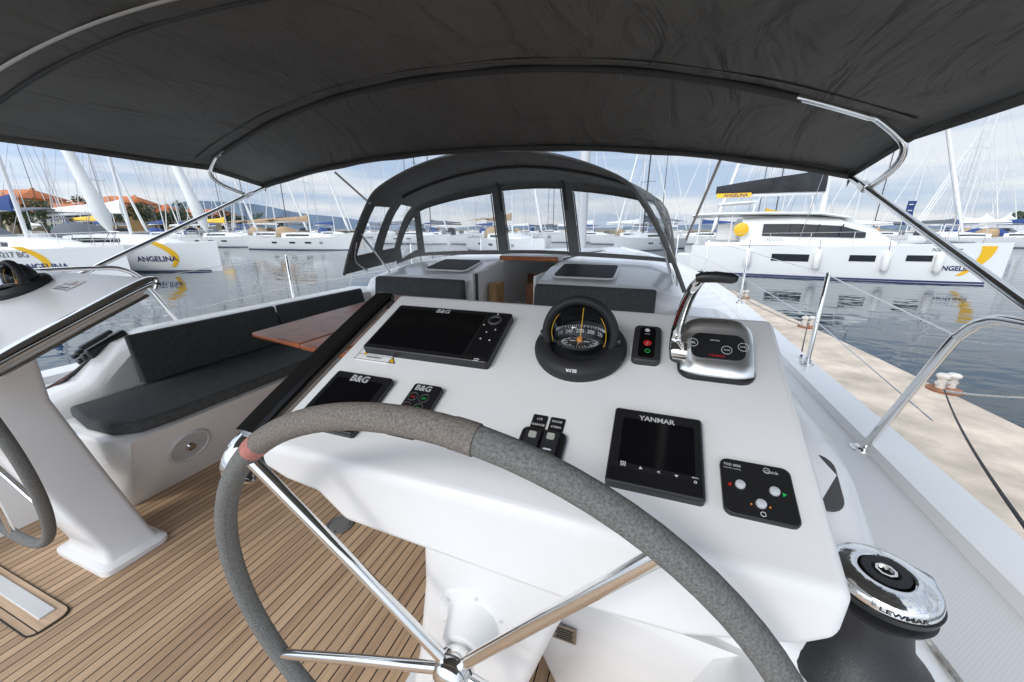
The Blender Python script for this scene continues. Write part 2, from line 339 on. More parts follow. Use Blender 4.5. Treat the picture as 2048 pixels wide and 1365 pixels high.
for (x0,x1,y0,y1,lb) in ((.36,.84,2.78,3.20,'dark tinted deck hatch right of the companionway'),(-.80,-.38,2.84,3.24,'dark tinted deck hatch left of the companionway')):
    h=thing('deck_hatch',lb,'hatch',((x0+x1)/2,y0,.8),'cabin roof hatches')
    M=frame((0,2.80,.793),(1,0,0),(0,.36,.052))
    g=G(M); g.prism(rr(x0,y0-2.8,x1,y1-2.8,.05),.002,.016); mk('frame',g,gel,h,bev=.004)
    g=G(M); g.prism(rr(x0+.02,y0-2.78,x1-.02,y1-2.82,.035),.014,.020); mk('pane',g,tint,h)
g=G(); g.tube([(0,6.1,.8),(0,6.0,4),(0,5.9,9)],[.05,.05,.045],16,sq=1.5); tag(mk('mast',g,mat('own_mast',(.55,.55,.55),.35,.3)),'own mast standing on the cabin roof ahead of the sprayhood','mast')
# ================= CUSHIONS
def cushion(g,label,group,bev=.025):
    o=mk('cushion',g,cush,bev=bev,seg=4); return tag(o,label,'cushion',group)
for sgn,side in ((-1,'left'),(1,'right')):
    g=G(); pts=[(sgn*1.23,.72),(sgn*1.02,.68),(sgn*.86,.685),(sgn*.785,.74),(sgn*.77,.85),(sgn*.77,2.50),(sgn*1.23,2.50)]
    g.prism(pts,.362,.415); cushion(g,f'long dark grey seat cushion on the {side} cockpit bench','seat cushions',.015)
    for (y0,y1,w) in ((.98,1.76,'aft'),(1.775,2.58,'forward')):
        g=G(); g.loft([[(sgn*x,y,z) for x,z in ((1.20,.42),(1.25,.655),(1.275,.66),(1.245,.42))] for y in (y0,y1)])
        cushion(g,f'dark grey backrest cushion, {w} one of the two along the {side} coaming','backrest cushions',.011)
    g=G(); g.loft([[(x,y,z) for y,z in ((2.54,.42),(2.60,.76),(2.66,.765),(2.66,.42))] for x in (sgn*.29,sgn*1.12)])
    cushion(g,f'dark grey backrest cushion against the cabin, {side} of the companionway','forward backrest cushions',.018)
sp=PX(378,890,-.845)
spn=V((1,0,-.42)).normalized()
t=thing('speaker','round white speaker grille in the left bench front',"speaker",sp)
M=frame(sp+spn*.004,(0,1,0),(spn.cross(V((0,1,0)))))
g=G(M); g.lathe([(.0,.006),(.072,.006),(.078,.012),(.086,.010),(.09,0),(.09,-.01)]); mk('grille',g,mat('speaker_grille',(.66,.66,.66),.5,bump=(400,1,.002)),t)
g=G(M); g.lathe([(0,.022),(.018,.018),(.022,.008)]); mk('dome',g,steel,t)
g=G(M); 
for rr_ in (.030,.038,.046,.054,.062,.070):
    k=int(rr_*560)
    for i in range(k): a=2*PI*i/k; g.lathe([(0,.0072),(.0016,.0072)],Matrix.Translation((rr_*cos(a),rr_*sin(a),0)),6)
mk('perforation',g,blkm,t)
p=PX(474,792,-.80); g=G(frame(p,(0,1,0),(0,0,1))); g.lathe([(.0,.004),(.004,.004),(.005,.012),(.010,.012),(.013,.002),(.013,-.02)],n=16); tag(mk('drain_fitting',g,steel),'small round steel fitting in the left bench front near its upper edge','fitting')
p=PZ(680,1050,.003); t=thing('floor_drain','round grey drain cover in the teak floor','drain',p)
g=G(Matrix.Translation(p)); g.lathe([(0,.004),(.035,.004),(.037,.002),(.045,.002),(.047,.006),(.052,.004),(.052,0)],n=32); mk('cover',g,mat('drain_grey',(.17,.17,.16),.55),t)
for a in (0.3,1.87,3.44,5.01):
    g=G(Matrix.Translation(p)); g.lathe([(0,.0055),(.004,.0055)],Matrix.Translation((.04*cos(a),.04*sin(a),0)),8); mk('screw',g,steel,t)
hx0,hx1=-1.30,PZ(145,1225,0).x; hy1=PZ(60,1168,0).y; hy0=PZ(60,1285,0).y
t=thing('floor_hatch','teak locker lid with dark outline and metal strip, in the floor at bottom left','hatch',(hx1,hy1,0))
g=G(); g.prism(rr(hx0,hy0,hx1,hy1,.03),.001,.004); mk('edge_seal',g,blkm,t)
g=G(); g.prism(rr(hx0,hy0+.004,hx1-.004,hy1-.004,.027),.002,.008); mk('lid',g,teakmat('teak_lid',.075,(.70,.50,.33),R(90),.04),t)
g=G(); ym=(hy0+hy1)/2+.01; g.box(((hx0+hx1-.05)/2,ym,.010),(hx1-hx0-.05,.036,.006)); mk('metal_strip',g,mat('alu_strip',(.72,.72,.71),.5,.1),t,bev=.002)
p=PY(1131,1258,.655); t=thing('data_plate','small rectangular metal plate on the white moulding under the helm console','plate',p)
g=G(); g.box(p+V((0,-.012,0)),(.055,.003,.045)); mk('plate',g,brass,t,bev=.001)
g=G(); [g.box(p+V((0,-.0145,.014-.007*i)),(.042-.006*(i%2),.001,.0018)) for i in range(5)]; mk('engraving',g,blkm,t)
Mp=frame((1.50,.985,.565),(1,0,0),(0,.31,.18)); g=G(Mp); g.prism(rr(-.075,-.075,.045,.07,.035),-.004,.003); tag(mk('storage_pocket',g,mat('pocket_grey',(.07,.07,.072),.7),bev=.003),'dark rounded pocket in the white coaming right of the helm console','pocket')

# ================= TABLE
t=thing('cockpit_table','varnished wooden cockpit table with folding leaves on chrome legs','table',(0,1.6,0))
TZ=.70
g=G(); g.prism([(-.60,1.13),(-.245,1.07),(-.245,2.2),(-.66,2.2)],TZ-.022,TZ); mk('leaf',g,wood,t,bev=.008)
g=G(); g.prism([(-.238,1.065),(-.02,1.03),(-.02,2.2),(-.238,2.2)],TZ-.022,TZ+.001); mk('leaf',g,wood,t,bev=.008)
g=G(); g.prism([(-.012,1.03),(.36,1.1),(.42,2.2),(-.012,2.2)],TZ-.022,TZ); mk('leaf',g,wood,t,bev=.008)
g=G(); g.box((-.08,1.65,TZ-.06),(.26,.9,.07)); mk('table_box',g,gel,t,bev=.01)
for x,y in ((-.14,1.25),(-.04,1.25),(-.14,2.05),(-.04,2.05)):
    g=G(); g.tube([(x,y,0),(x,y,TZ-.08)],.02,14); mk('leg',g,chrome,t)

# ================= wheel plane fit (used by the steering boss too)
rim=[(445,1010),(480,925),(560,865),(720,845),(900,868),(1100,950),(1300,1078),(1480,1235),(1590,1365),(610,1365),(470,1150)]
best=None
for k in np.linspace(-.25,.2,46):
    P_=[]
    for q in rim:
        d=ray(*q); t_=(.3+k*(C.z-.6))/(d.y-k*d.z); p=C+d*t_; P_.append((p.x,(p.z-.6)*math.sqrt(1+k*k)))
    A=np.array([[2*x,2*y,1] for x,y in P_]); B=np.array([x*x+y*y for x,y in P_])
    s_,*_=np.linalg.lstsq(A,B,rcond=None); r_=math.sqrt(s_[2]+s_[0]**2+s_[1]**2)
    d=ray(893,1325); t_=(.3+k*(C.z-.6))/(d.y-k*d.z); p=C+d*t_; hc=math.hypot(p.x-s_[0],(p.z-.6)*math.sqrt(1+k*k)-s_[1])
    e=sum((math.hypot(x-s_[0],y-s_[1])-r_)**2 for x,y in P_)+hc**2
    if best is None or e<best[0]: best=(e,k,s_[0],s_[1],r_)
e,k,wx,wy,WR=best; kk=math.sqrt(1+k*k)
e2=V((0,k/kk,1/kk)); WC=V((wx,.3+k*wy/kk,.6+wy/kk)); WN=V((1,0,0)).cross(e2)

# ================= HELM CONSOLES
def compass(parent,O):
    M=MC.copy(); M.translation=O
    c=G(M); c.lathe([(0,0),(.079,0),(.081,.006),(.081,.014),(.077,.021),(.068,.025),(.058,.027),(.053,.024),(.050,.010),(0,.006)],n=48)
    base=mk('compass',c,blkm,parent,sm=50)
    dc=M@V((0,.006,.037)); ML=Matrix.Translation(dc)
    ax=V((0,.40,.917)).normalized()
    Mh=frame(dc,(1,0,0),(M.to_3x3()@ax))
    g=G(Mh); g.tube([(.0590*cos(a),.0590*sin(a),.004) for a in [R(-20+220*i/40) for i in range(41)]],.0078,12,sq=1.6); mk('hood',g,blkm,base)
    g=G(Mh)
    def sh(u,v): a=R(-25+230*u); b=R(90*v); r=.0555; return (r*cos(a)*cos(b),r*sin(a)*cos(b),-r*sin(b))
    g.grid(sh,30,10); mk('housing',g,blkm,base)
    for s_ in (-1,1):
        g=G(Mh); g.tube([(s_*.058,-.01,0),(s_*.070,-.01,0)],.010,16); mk('pivot_knob',g,blk,base)
    g=G(ML); pr=[(.052*sin(R(a)),.052*cos(R(a))) for a in range(0,130,8)]; pr[0]=(0,.052); g.lathe(pr,n=40); mk('dome',g,glass,base)
    zc=-.018; rb=.042
    g=G(ML); g.lathe([(0,zc+.003),(.012,zc+.002),(.034,zc),(.034,zc-.004),(0,zc-.004)],n=48); mk('compass_card',g,mat('card_black',(.008,.008,.01),.4),base)
    g=G(ML); g.grid(lambda u,v:((rb+.0012)*cos(R(-15+210*u)),(rb+.0012)*sin(R(-15+210*u)),zc+.002+.022*v),30,1); mk('card_band',g,mat('band_black',(.008,.008,.01),.5),base)
    g=G(ML)
    for i in range(-18,19):
        a=R(90+i*5); L=.0055 if i%2==0 else .0035
        d=V((cos(a),sin(a),0)); g.bar(d*rb+V((0,0,zc+.0225)),d*rb+V((0,0,zc+.0225-L)),.0010,.0006)
    for i in range(36):
        a=2*PI*i/36; d=V((cos(a),sin(a),0)); g.bar(d*(.028 if i%3 else .022)+V((0,0,zc+.0016)),d*.0325+V((0,0,zc+.0008)),.0007,.0007)
        if i%9==0: g.bar(d*.007+V((0,0,zc+.0032)),d*.018+V((0,0,zc+.0025)),.0012,.0008)
    mk('tick_marks',g,lt,base)
    for k_,s_ in ((62,'210'),(31,'240'),(2,'270'),(-27,'300'),(-58,'330')):
        a0=R(90+k_+8)
        def wp(p,a0=a0): 
            a=a0-p.x/rb; return dc+V(((rb-.0004)*cos(a),(rb-.0004)*sin(a),zc+.0105+p.y))
        text('numerals',s_,lt,base,None,width=.0145,off=.02,warp=wp)
    g=G(ML); g.lathe([(.006,.001+zc),(.0045,.010+zc),(0,.011+zc)],n=12); mk('card_pivot',g,orange,base)
    g=G(ML)
    for az,e0,e1 in ((-168,-20,40),(-20,-20,40)):
        pts=[]
        for i in range(13):
            e=R(e0+(e1-e0)*i/12); a=R(az); pts.append((.0495*cos(e)*cos(a),.0495*cos(e)*sin(a),.0495*sin(e)))
        g.tube(pts,.0006,6)
    g.tube([(.001,.0,zc+.01),(.003,.006,.044)],.0008,6)
    mk('lubber_line',g,yel,base)
    Mt=M@Matrix.Translation((0,-.0755,.0225))@Matrix.Rotation(R(42),4,'X')@Matrix.Rotation(PI,4,'Z')
    text('lettering','SILVA',silver,base,Mt,width=.018,off=.01)
    return base
def console(sgn,label):
    t=thing('helm_console',label,'helm console',(sgn*.85,.6,0),'helm consoles')
    o_=0 if sgn>0 else .045
    xi,xo=.49+o_,1.285+o_; yn,yf=.365,.775
    sec=[(xi,0),(xi,.045),(xi+.05,.062),(xi+.115,.068),(xi+.165,.108),(xo-.25,.125),(xo-.14,.12),(xo-.03,.08),(xo,.055),(xo,0)]
    g=G(); g.loft([[(sgn*x,y,plz(y)-d) for x,d in sec] for y in (yn,yf)])
    mk('console_body',g,gelm,t,bev=.013,seg=5,sm=40)
    g=G(); secs=[]
    for z,x0,x1,y0,y1 in ((.028,.60,.87,.475,.632),(.06,.625,.855,.485,.625),(.35,.715,.93,.425,.585),(.60,.775,.995,.382,.55),(.76,.79,1.05,.372,.56)):
        secs.append([(sgn*x,y,z) for x,y in rr(x0,y0,x1,y1,.022,4)])
    g.loft(secs); mk('pedestal',g,gelm,t,sm=40)
    g=G(); g.loft([[(sgn*x,y,z) for x,y in rr(.575+q,.455+q,.90-q,.65-q,.03,4)] for z,q in ((.0,0),(.018,.0),(.03,.02))]); mk('pedestal_foot',g,gelm,t,sm=30)
    Wc=V((WC.x*sgn,WC.y,WC.z)); B0=V((sgn*.865,.392,.575)); dv=(Wc-B0); Ld=dv.length; zz=dv.normalized(); xx=V((1,0,0)); yy=zz.cross(xx).normalized(); xx=yy.cross(zz)
    Mb=Matrix(((xx.x,yy.x,zz.x,B0.x),(xx.y,yy.y,zz.y,B0.y),(xx.z,yy.z,zz.z,B0.z),(0,0,0,1)))
    g=G(Mb); g.lathe([(.060,-.03),(.060,.006),(.056,.011),(.042,.013),(.038,.020),(.030,Ld*.62),(.024,Ld*.64),(0,Ld*.64)],n=40); mk('steering_boss',g,gelm,t)
    for i in range(6):
        a=R(20+60*i); g=G(Mb); g.lathe([(.0,.0135),(.0035,.0135),(.0035,.010)],Matrix.Translation((.049*cos(a),.049*sin(a),0)),8); mk('boss_screw',g,gel_dk,t)
    xr=sgn*(xi-.040)
    def rp(y,w): return V((xr,y,plz(y)+w-.004))
    path=smooth([rp(.765,-.03),rp(.775,-.002),rp(.74,.008),rp(.60,.010),rp(.45,.010),rp(.375,.006)],5)
    g=G(); secs=[]
    for i,p in enumerate(path):
        tt=(path[min(i+1,len(path)-1)]-path[max(i-1,0)]).normalized(); nn=tt.cross(V((1,0,0))).normalized()
        secs.append([p+V((dx*.022,0,0))+nn*dz for dx,dz in ((-1,-.003),(-.85,.004),(0,.006),(.85,.004),(1,-.003),(.85,-.007),(-.85,-.007))])
    g.loft(secs); mk('grab_rail',g,mat('rail_black',(.012,.012,.012),.18) if sgn>0 else chrome,t,sm=50)
    low=(-.062,-.072,-.075,-.08) if sgn>0 else (-.034,-.036,-.036,-.038)
    path=smooth([rp(.78,-.02),rp(.74,-.006),rp(.55,-.003),rp(.39,-.004),rp(.352,-.012),rp(.338,low[0]*.55),rp(.352,low[0]),rp(.40,low[1]),rp(.6,low[2]),rp(.74,low[3])],6)
    g=G(); secs=[]
    for i,p in enumerate(path):
        tt=(path[min(i+1,len(path)-1)]-path[max(i-1,0)]).normalized(); nn=tt.cross(V((1,0,0))).normalized()
        secs.append([p+V((dx*.0265,0,0))+nn*dz for dx,dz in ((-1,-.003),(-.8,.002),(.8,.002),(1,-.003),(.8,-.006),(-.8,-.006))])
    g.loft(secs); mk('rail_bracket',g,chrome,t,sm=50)
    return t
HC=console(1,'white right-hand helm console with chartplotter, displays, compass and chrome throttle')
def rct(TL,TR,BR,BL,w):
    a,b,c,d=[uvw(*q,w) for q in (TL,TR,BR,BL)]
    return (a.x+d.x)/2,(c.y+d.y)/2,(b.x+c.x)/2,(a.y+b.y)/2
def ctext(s,p0,p1,m,parent,w,off=.012,rot=0,name='lettering'):
    a=uvw(*p0,w); b=uvw(*p1,w); return text(name,s,m,parent,MC@Matrix.Translation(((a.x+b.x)/2,(a.y+b.y)/2,w))@Matrix.Rotation(rot,4,'Z'),width=(b-a).length,off=off)
def cdisc(p,r,w,m,parent,name='button',h=.002):
    a=uvw(*p,w); g=G(MC@Matrix.Translation((a.x,a.y,w-.001))); g.lathe([(0,h),(r*.85,h),(r,h*.5),(r,0)],n=20); return mk(name,g,m,parent)
def cring(p,r,w,m,parent,name='button_ring',th=.0006):
    a=uvw(*p,w); g=G(MC@Matrix.Translation((a.x,a.y,w))); g.tube([(r*cos(2*PI*i/24),r*sin(2*PI*i/24),0) for i in range(24)],th,6,closed=True); return mk(name,g,m,parent)
def device(name,rc,rad,h,m,w0=.0):
    g=G(MC); g.prism(rr(*rc,rad),w0-.002,h); return mk(name,g,m,HC,bev=min(.003,h*.3),seg=2,sm=40)
def panel(name,x0,y0,x1,y1,w,m,parent,rad=.002,h=.0008):
    g=G(MC); g.prism(rr(x0,y0,x1,y1,rad,3),w-.001,w+h); return mk(name,g,m,parent)
def tri(pts,w,m,parent,name='arrow_mark'):
    g=G(MC); g.poly([(uvw(*q,w).x,uvw(*q,w).y,w) for q in pts]); return mk(name,g,m,parent)
w=.018; rc=rct((800,608),(1020,628),(978,730),(728,692),w); d=device('chart_plotter',rc,.006,w,blk)
x0,y0,x1,y1=rc; panel('screen',x0+.008,y0+.012,x1-.055,y1-.014,w,screen,d); panel('bezel_strip',x1-.049,y0+.012,x1-.006,y1-.012,w,mat('bezel',(.01,.01,.011),.2,spec=.3),d)
ctext('B&G',(874,622),(900,624),silver,d,w+.001,.03)
cring((990,641),.012,w+.001,mat('dial_grey',(.05,.05,.055),.3),d,'rotary_dial',.003)
for p in ((961,678),(979,681),(973,665),(968,650),(991,660),(996,629),(1002,638)): cdisc(p,.0016,w+.001,lt,d,'button')
ctext('=',(947,719),(957,721),lt,d,w+.001)
rc=rct((724,698),(790,706),(779,729),(712,717),.001); l=panel('warning_label',*rc,.001,wpap,HC)
x0,y0,x1,y1=rc
g=G(MC); ym=(y0+y1)/2; g.box(((x0+x1)/2,y0+.001,.0022),(x1-x0,.0007,.0003)).box(((x0+x1)/2,y1-.001,.0022),(x1-x0,.0007,.0003)).box(((x0+x1)/2,ym,.0022),(x1-x0,.0007,.0003)).box((x0,ym,.0022),(.0007,y1-y0,.0003)).box((x1,ym,.0022),(.0007,y1-y0,.0003)); mk('border',g,blk,l)
ctext('WARNUNG !',(739,704),(770,708),blk,l,.0022); ctext('WARNING !',(732,713),(765,717),blk,l,.0022)
tri(((727,709),(735,710),(732,702)),.0022,yel,l,'warning_triangle')
tri(((773,725),(789,728),(786,713)),.0012,blk,HC,'warning_sticker'); tri(((776,724),(787,726),(785,716)),.0018,yel,HC,'warning_sticker')
w=.012; rc=rct((675,740),(780,755),(735,838),(597,829),w); rc=(rc[0],rc[3]-(rc[2]-rc[0])*1.0,rc[2],rc[3]); d=device('multifunction_display',rc,.006,w,blk); x0,y0,x1,y1=rc
panel('screen',x0+.012,y0+.024,x1-.012,y1-.017,w,screen,d); ctext('B&G',(703,756),(738,760),silver,d,w+.001,.03)
for p in ((617,817),(638,820),(658,823)): tri(((p[0]-4,p[1]+2),(p[0]+3,p[1]+3),(p[0]+2,p[1]-3)),w+.001,lt,d,'button_mark')
w=.012; rc=rct((826,765),(884,772),(851,836),(792,828),w); rc=(rc[0],rc[1]-.035,rc[2],rc[3]); d=device('autopilot_keypad',rc,.006,w,blk)
ctext('B&G',(832,775),(863,779),silver,d,w+.001,.03)
rg=mat('ring_grey',(.12,.12,.12),.4)
ctext('<10',(820,793),(830,794),red,d,w+.001); ctext('10>',(843,797),(853,798),green,d,w+.001); ctext('<1',(807,812),(815,813),red,d,w+.001); ctext('1>',(831,816),(839,817),green,d,w+.001); cdisc((800,829),.006,w+.001,red,d)
for p in ((826,793),(848,797),(811,812),(835,816)): cring(p,.0085,w+.001,rg,d)
O=PC(1160,702,0); compass(HC,O)
w=.012; rc=rct((1269,650),(1322,652),(1323,724),(1263,719),w); d=device('ignition_panel',rc,.010,w,mat('panel_grey',(.035,.035,.038),.5))
x0,y0,x1,y1=rc; panel('key_strip',x0+.010,y0+.008,x1-.010,y1-.008,w,screen,d,.005)
cdisc((1295,661),.0045,w+.001,lt,d,'stop_button'); ctext('STOP',(1290,668),(1300,669),lt,d,w+.0012); cdisc((1295,686),.0070,w+.001,red,d,'alarm_button'); ctext('A',(1293,686),(1297,686),lt,d,w+.0022)
cring((1295,702),.004,w+.001,green,d,'power_button',.0007)
for s1,s2,q in (('LTS','GARAGE',((1067,829),(1096,833),(1090,861),(1060,857))),('DOOR','STERN',((1101,835),(1131,839),(1126,866),(1096,862)))):
    rc=rct(*q,.001); l=panel('switch_label',*rc,.001,blk,HC)
    cx=(rc[0]+rc[2])/2; cy=(rc[1]+rc[3])/2; hh_=(rc[3]-rc[1])
    for s_,dy in ((s1,.2),(s2,-.2)): text('lettering',s_,lt,l,MC@Matrix.Translation((cx,cy+dy*hh_,.0022)),size=.0052,off=.01)
w=.009; a=uvw(1047,857,w); b2=uvw(1135,868,w); rc=(a.x-.002,b2.y-.064,b2.x,b2.y+.002); d=device('switch_panel',rc,.010,w,blk)
lens=mat('lens',(.45,.46,.40),.3)
for p in ((1066,876),(1102,880)):
    a=uvw(*p,w); g=G(MC); g.box((a.x,a.y-.014,w+.003),(.022,.048,.008)); sw=mk('rocker_switch',g,blkm,d,bev=.002)
    panel('lens',a.x-.0055,a.y-.0045,a.x+.0055,a.y+.0055,w+.008,lens,sw)
    panel('mark',a.x-.006,a.y-.022,a.x+.006,a.y-.020,w+.0075,lt,sw)
w=.014; rc=rct((1228,813),(1398,838),(1420,1002),(1213,965),w); d=device('engine_display',rc,.005,w,blk); x0,y0,x1,y1=rc
panel('screen',x0+.013,y0+.030,x1-.011,y1-.018,w,screen,d); ctext('YANMAR',(1278,836),(1350,846),silver,d,w+.001,.03)
panel('key_strip',x0+.004,y0+.005,x1-.004,y0+.022,w,mat('bezel_b',(.012,.012,.013),.3,spec=.3),d)
g=G(MC); a=uvw(1246,928,w)
for i in range(3):
    for j in range(3): g.box((a.x+(i-1)*.0024,a.y+(j-1)*.0024,w+.0012),(.0015,.0015,.0004))
mk('menu_icon',g,lt,d)
tri(((1277,938),(1285,939),(1281,933)),w+.0012,lt,d); tri(((1349,950),(1357,951),(1353,955)),w+.0012,lt,d); ctext('<',(1314,944),(1320,945),lt,d,w+.0012); ctext('MENU',(1384,955),(1397,958),lt,d,w+.0012); cring((1391,965),.0014,w+.0014,lt,d,'light_icon',.0004)
w=.006; rc=rct((1437,917),(1583,935),(1602,1052),(1453,1030),w); d=device('thruster_panel',rc,.009,w,mat('panel_black',(.013,.013,.014),.45))
ctext('TCD 2022',(1447,928),(1481,932),lt,d,w+.001); ctext('THRUSTER CONTROL',(1447,935),(1482,939),lt,d,w+.001,0); ctext('Quick',(1529,944),(1557,948),silver,d,w+.001)
cring((1533,942),.0035,w+.001,silver,d,'emblem',.0004)
for p in ((1480,970),(1549,984),(1522,1009)):
    a=uvw(*p,w); g=G(MC@Matrix.Translation((a.x,a.y,w-.001))); g.lathe([(0,.0050),(.004,.0048),(.0052,.004),(.0056,.001),(.007,0)],n=20); mk('push_button',g,btn,d)
tri(((1455,968),(1463,964),(1462,973)),w+.001,red,d); tri(((1574,990),(1565,986),(1567,995)),w+.001,green,d)
for p in ((1503,1008),(1541,1015)): cdisc(p,.0010,w+.001,orange,d,'indicator',.0012)
cring((1527,1029),.0026,w+.0012,lt,d,'power_icon',.0004); 
# throttle
a=uvw(1358,752,0); b2=uvw(1508,773,0); x0,x1=a.x,b2.x; v0=(a.y+b2.y)/2; wd=x1-x0
g=G(MC); g.prism(rr(x0-.003,v0-.004,x1+.003,v0+.112,.022),-.001,.008); th=mk('throttle',g,blk,HC,bev=.002)
prof=[(-.001,.006),(-.001,.011),(.006,.019),(.016,.024),(.066,.040),(.074,.046),(.082,.050),(.098,.048),(.107,.038),(.111,.006)]
g=G(MC); secs=[]
for q in range(17):
    f_=q/16; x=x0+wd*f_; e=1-abs(2*f_-1)**4
    secs.append([(x,v0+p[0]+(1-e)*.010*(1 if p[0]<.05 else -1),.006+(p[1]-.006)*(.66+.34*e)) for p in prof])
g.loft(secs); mk('control_housing',g,chromes,th,bev=.003,seg=3,sm=60)
pv=V((0,.050,.016)).normalized(); MP=MC@frame(((x0+x1)/2,v0+.040,.0318),(1,0,0),pv)
g=G(MP); g.prism(rr(-wd/2+.014,-.020,wd/2-.014,.026,.014),-.002,.0025); mk('key_panel',g,mat('panel_blk2',(.02,.02,.022),.35,spec=.3),th)
def ptext(s,x,y,wid,m,z=.0032): text('lettering',s,m,th,MP@Matrix.Translation((x,y,z)),width=wid,off=.012)
ptext('SEL',-.036,.006,.008,lt); ptext('NEUTRAL',-.004,.013,.014,lt); ptext('TROL',.012,-.003,.009,lt); ptext('NTRL',.035,.005,.009,lt); ptext('YANMAR',-.002,-.0150,.022,red)
for x,y in ((-.036,.006),(.012,-.003),(.035,.005)):
    g=G(MP); g.tube([(x+.0072*cos(2*PI*i/24),y+.0072*sin(2*PI*i/24),.003) for i in range(24)],.0004,6,closed=True); mk('button_ring',g,lt,th)
XL=(MC@V((x0-.010,0,0))).x
lp=smooth([PX(1354,716,XL),PX(1351,690,XL),PX(1357,650,XL),PX(1371,610,XL),PX(1388,576,XL),PX(1402,560,XL+.004)],4)
g=G(); g.tube(lp,[.0105-.0048*i/(len(lp)-1) for i in range(len(lp))],14,sq=.75); mk('lever',g,chrome,th,sm=60)
pvt=PX(1354,704,XL); g=G(frame(pvt,(0,1,0),(0,0,1))); g.lathe([(0,-.010),(.013,-.009),(.015,-.005),(.015,.012)],n=28); mk('lever_pivot',g,chrome,th)
p0=PX(1398,557,XL); g=G(); g.tube([p0+V((-.003,0,.000)),p0+V((.002,0,.001)),p0+V((.016,0,.002)),p0+V((.032,0,.001)),p0+V((.036,0,0))],[.004,.0055,.0060,.0054,.003],16); mk('handle',g,blk,th,sm=60)
# port console
PCs=console(-1,'white left-hand helm console with dark compass dome at the left edge')
O=PC(48,578,0); compass(PCs,O)
l=PC(135,572,.001); Ml=MC.copy(); Ml.translation=l
g=G(Ml); g.prism(rr(-.05,-.032,.05,.032,.002,2),0,.0015); lb=mk('instruction_label',g,wpap,PCs)
g=G(Ml); g.box((-.005,.008,.002),(.06,.002,.0004)).box((.01,.014,.002),(.002,.03,.0004)).box((-.02,.0,.002),(.03,.0015,.0004),Matrix.Rotation(.5,3,'Z')); mk('drawing',g,blk,lb)
g=G(Ml); g.box((.028,.012,.0022),(.014,.002,.0004)).box((.028,.012,.0022),(.002,.016,.0004)); mk('symbol',g,red,lb)
for i in range(2):
    g=G(Ml); 
    for k_ in range(9): g.box((-.036+k_*.009,-.013-.010*i,.002),(.006,.005,.0004))
    mk('print_line',g,blk,lb)

# ================= STEERING WHEELS
def wheel(sgn,label):
    Wc=V((sgn*WC.x,WC.y,WC.z)) if sgn>0 else V((-WC.x+.055,WC.y+.05,WC.z-.01)); M=frame(Wc,(1,0,0),e2)
    t=thing('steering_wheel',label,'steering wheel',M=M,group='steering wheels')
    mir=1 if sgn>0 else -1
    def cp(a,r=WR,z=0): return (mir*r*cos(R(a)),r*sin(R(a)),z)
    g=G(M); g.tube([cp(a) for a in range(0,360,4)],.0142,18,closed=True); mk('rim',g,suede,t,sm=60)
    g=G(M); g.tube([cp(a) for a in range(83,129,3)],.0148,18); mk('rim_cover',g,suedeb,t,sm=60)
    g=G(M); g.tube([cp(a) for a in (125.5,126.3,127.2,128,129)],.0150,18); mk('rim_tape',g,tape,t,sm=60)
    g=G(M); g.tube([cp(a,WR,0) for a in (80.5,81.5,83,84)],.0155,18); mk('rim_joint',g,suedeb,t,sm=60)
    g=G(M)
    for a in range(145,330,1):
        p=V(cp(a,WR-.0140*cos(R(42)),.0140*sin(R(42)))); g.box(p,(.0006,.0028,.0006),Matrix.Rotation(R(mir*a+40),3,'Z'))
    mk('stitching',g,blkm,t)
    for a in (54,132,204,276,348):
        g=G(M); g.tube([cp(a,.022,-.010),cp(a,WR*.5,-.006),cp(a,WR-.010,0)],.0080,14); mk('spoke',g,chrome,t,sm=60)
    g=G(M); g.lathe([(0,.014),(.014,.013),(.022,.008),(.025,0),(.027,-.018),(.024,-.027),(.019,-.030),(.019,-.05)],n=36); mk('hub',g,chrome,t,sm=60)
    for r_,z_ in ((.0262,-.012),(.0198,-.036)):
        g=G(M); g.tube([(r_*cos(2*PI*i/30),r_*sin(2*PI*i/30),z_) for i in range(30)],.0014,6,closed=True); mk('hub_ring',g,blk,t)
    return t
wheel(1,'grey suede covered steering wheel with chrome spokes in front of the right console')
wheel(-1,'grey suede covered steering wheel cut off at the left edge by the left pedestal')

# ================= WINCH
Wb=V((1.495,.685,.375)); t=thing('winch','self-tailing winch with chrome top and black drum beside the right console','winch',Wb)
Mw=Matrix.Translation(Wb)
g=G(Mw); g.lathe([(0,0),(.112,0),(.112,.014),(.104,.03),(.080,.055),(.064,.085),(.056,.12),(.057,.145),(.070,.158),(.074,.166),(.06,.172),(0,.172)],n=48); mk('drum',g,mat('winch_black',(.02,.02,.022),.4,bump=(250,.4,.002)),t)
g=G(Mw); g.lathe([(.05,.170),(.068,.178),(.074,.182),(.076,.192),(.0,.192)],n=48); mk('self_tailer',g,blk,t)
g=G(Mw); 
prof=[(.073,.193),(.072,.206),(.068,.211),(.060,.214),(.05,.216),(.040,.218),(.036,.216),(.0,.215)]
rings=[]
for i,(r,z) in enumerate(prof[:-1]):
    rings.append([V(((r+(.009*max(0,1-abs(j-3)/3) if i<3 else 0))*cos(2*PI*j/64),(r+(.009*max(0,1-abs(j-3)/3) if i<3 else 0))*sin(2*PI*j/64),z)) for j in range(64)])
g.loft(rings,True,False); mk('top_cap',g,mat('chrome_cap',(.85,.85,.84),.14,1,bump=(18,.35,.01)),t,sm=50)
g=G(Mw); g.lathe([(.032,.2165),(.032,.220),(.019,.220),(.016,.213),(0,.205)],n=36); mk('handle_socket',g,blkm,t)
g=G(Mw); g.lathe([(.015,.216),(.015,.221),(.011,.221),(.009,.21)],n=8); mk('socket_star',g,chrome,t)
def ww(p):
    a=R(-92)+p.x/.073; return Wb+V((.0735*cos(a),.0735*sin(a),.1995+p.y*.7))
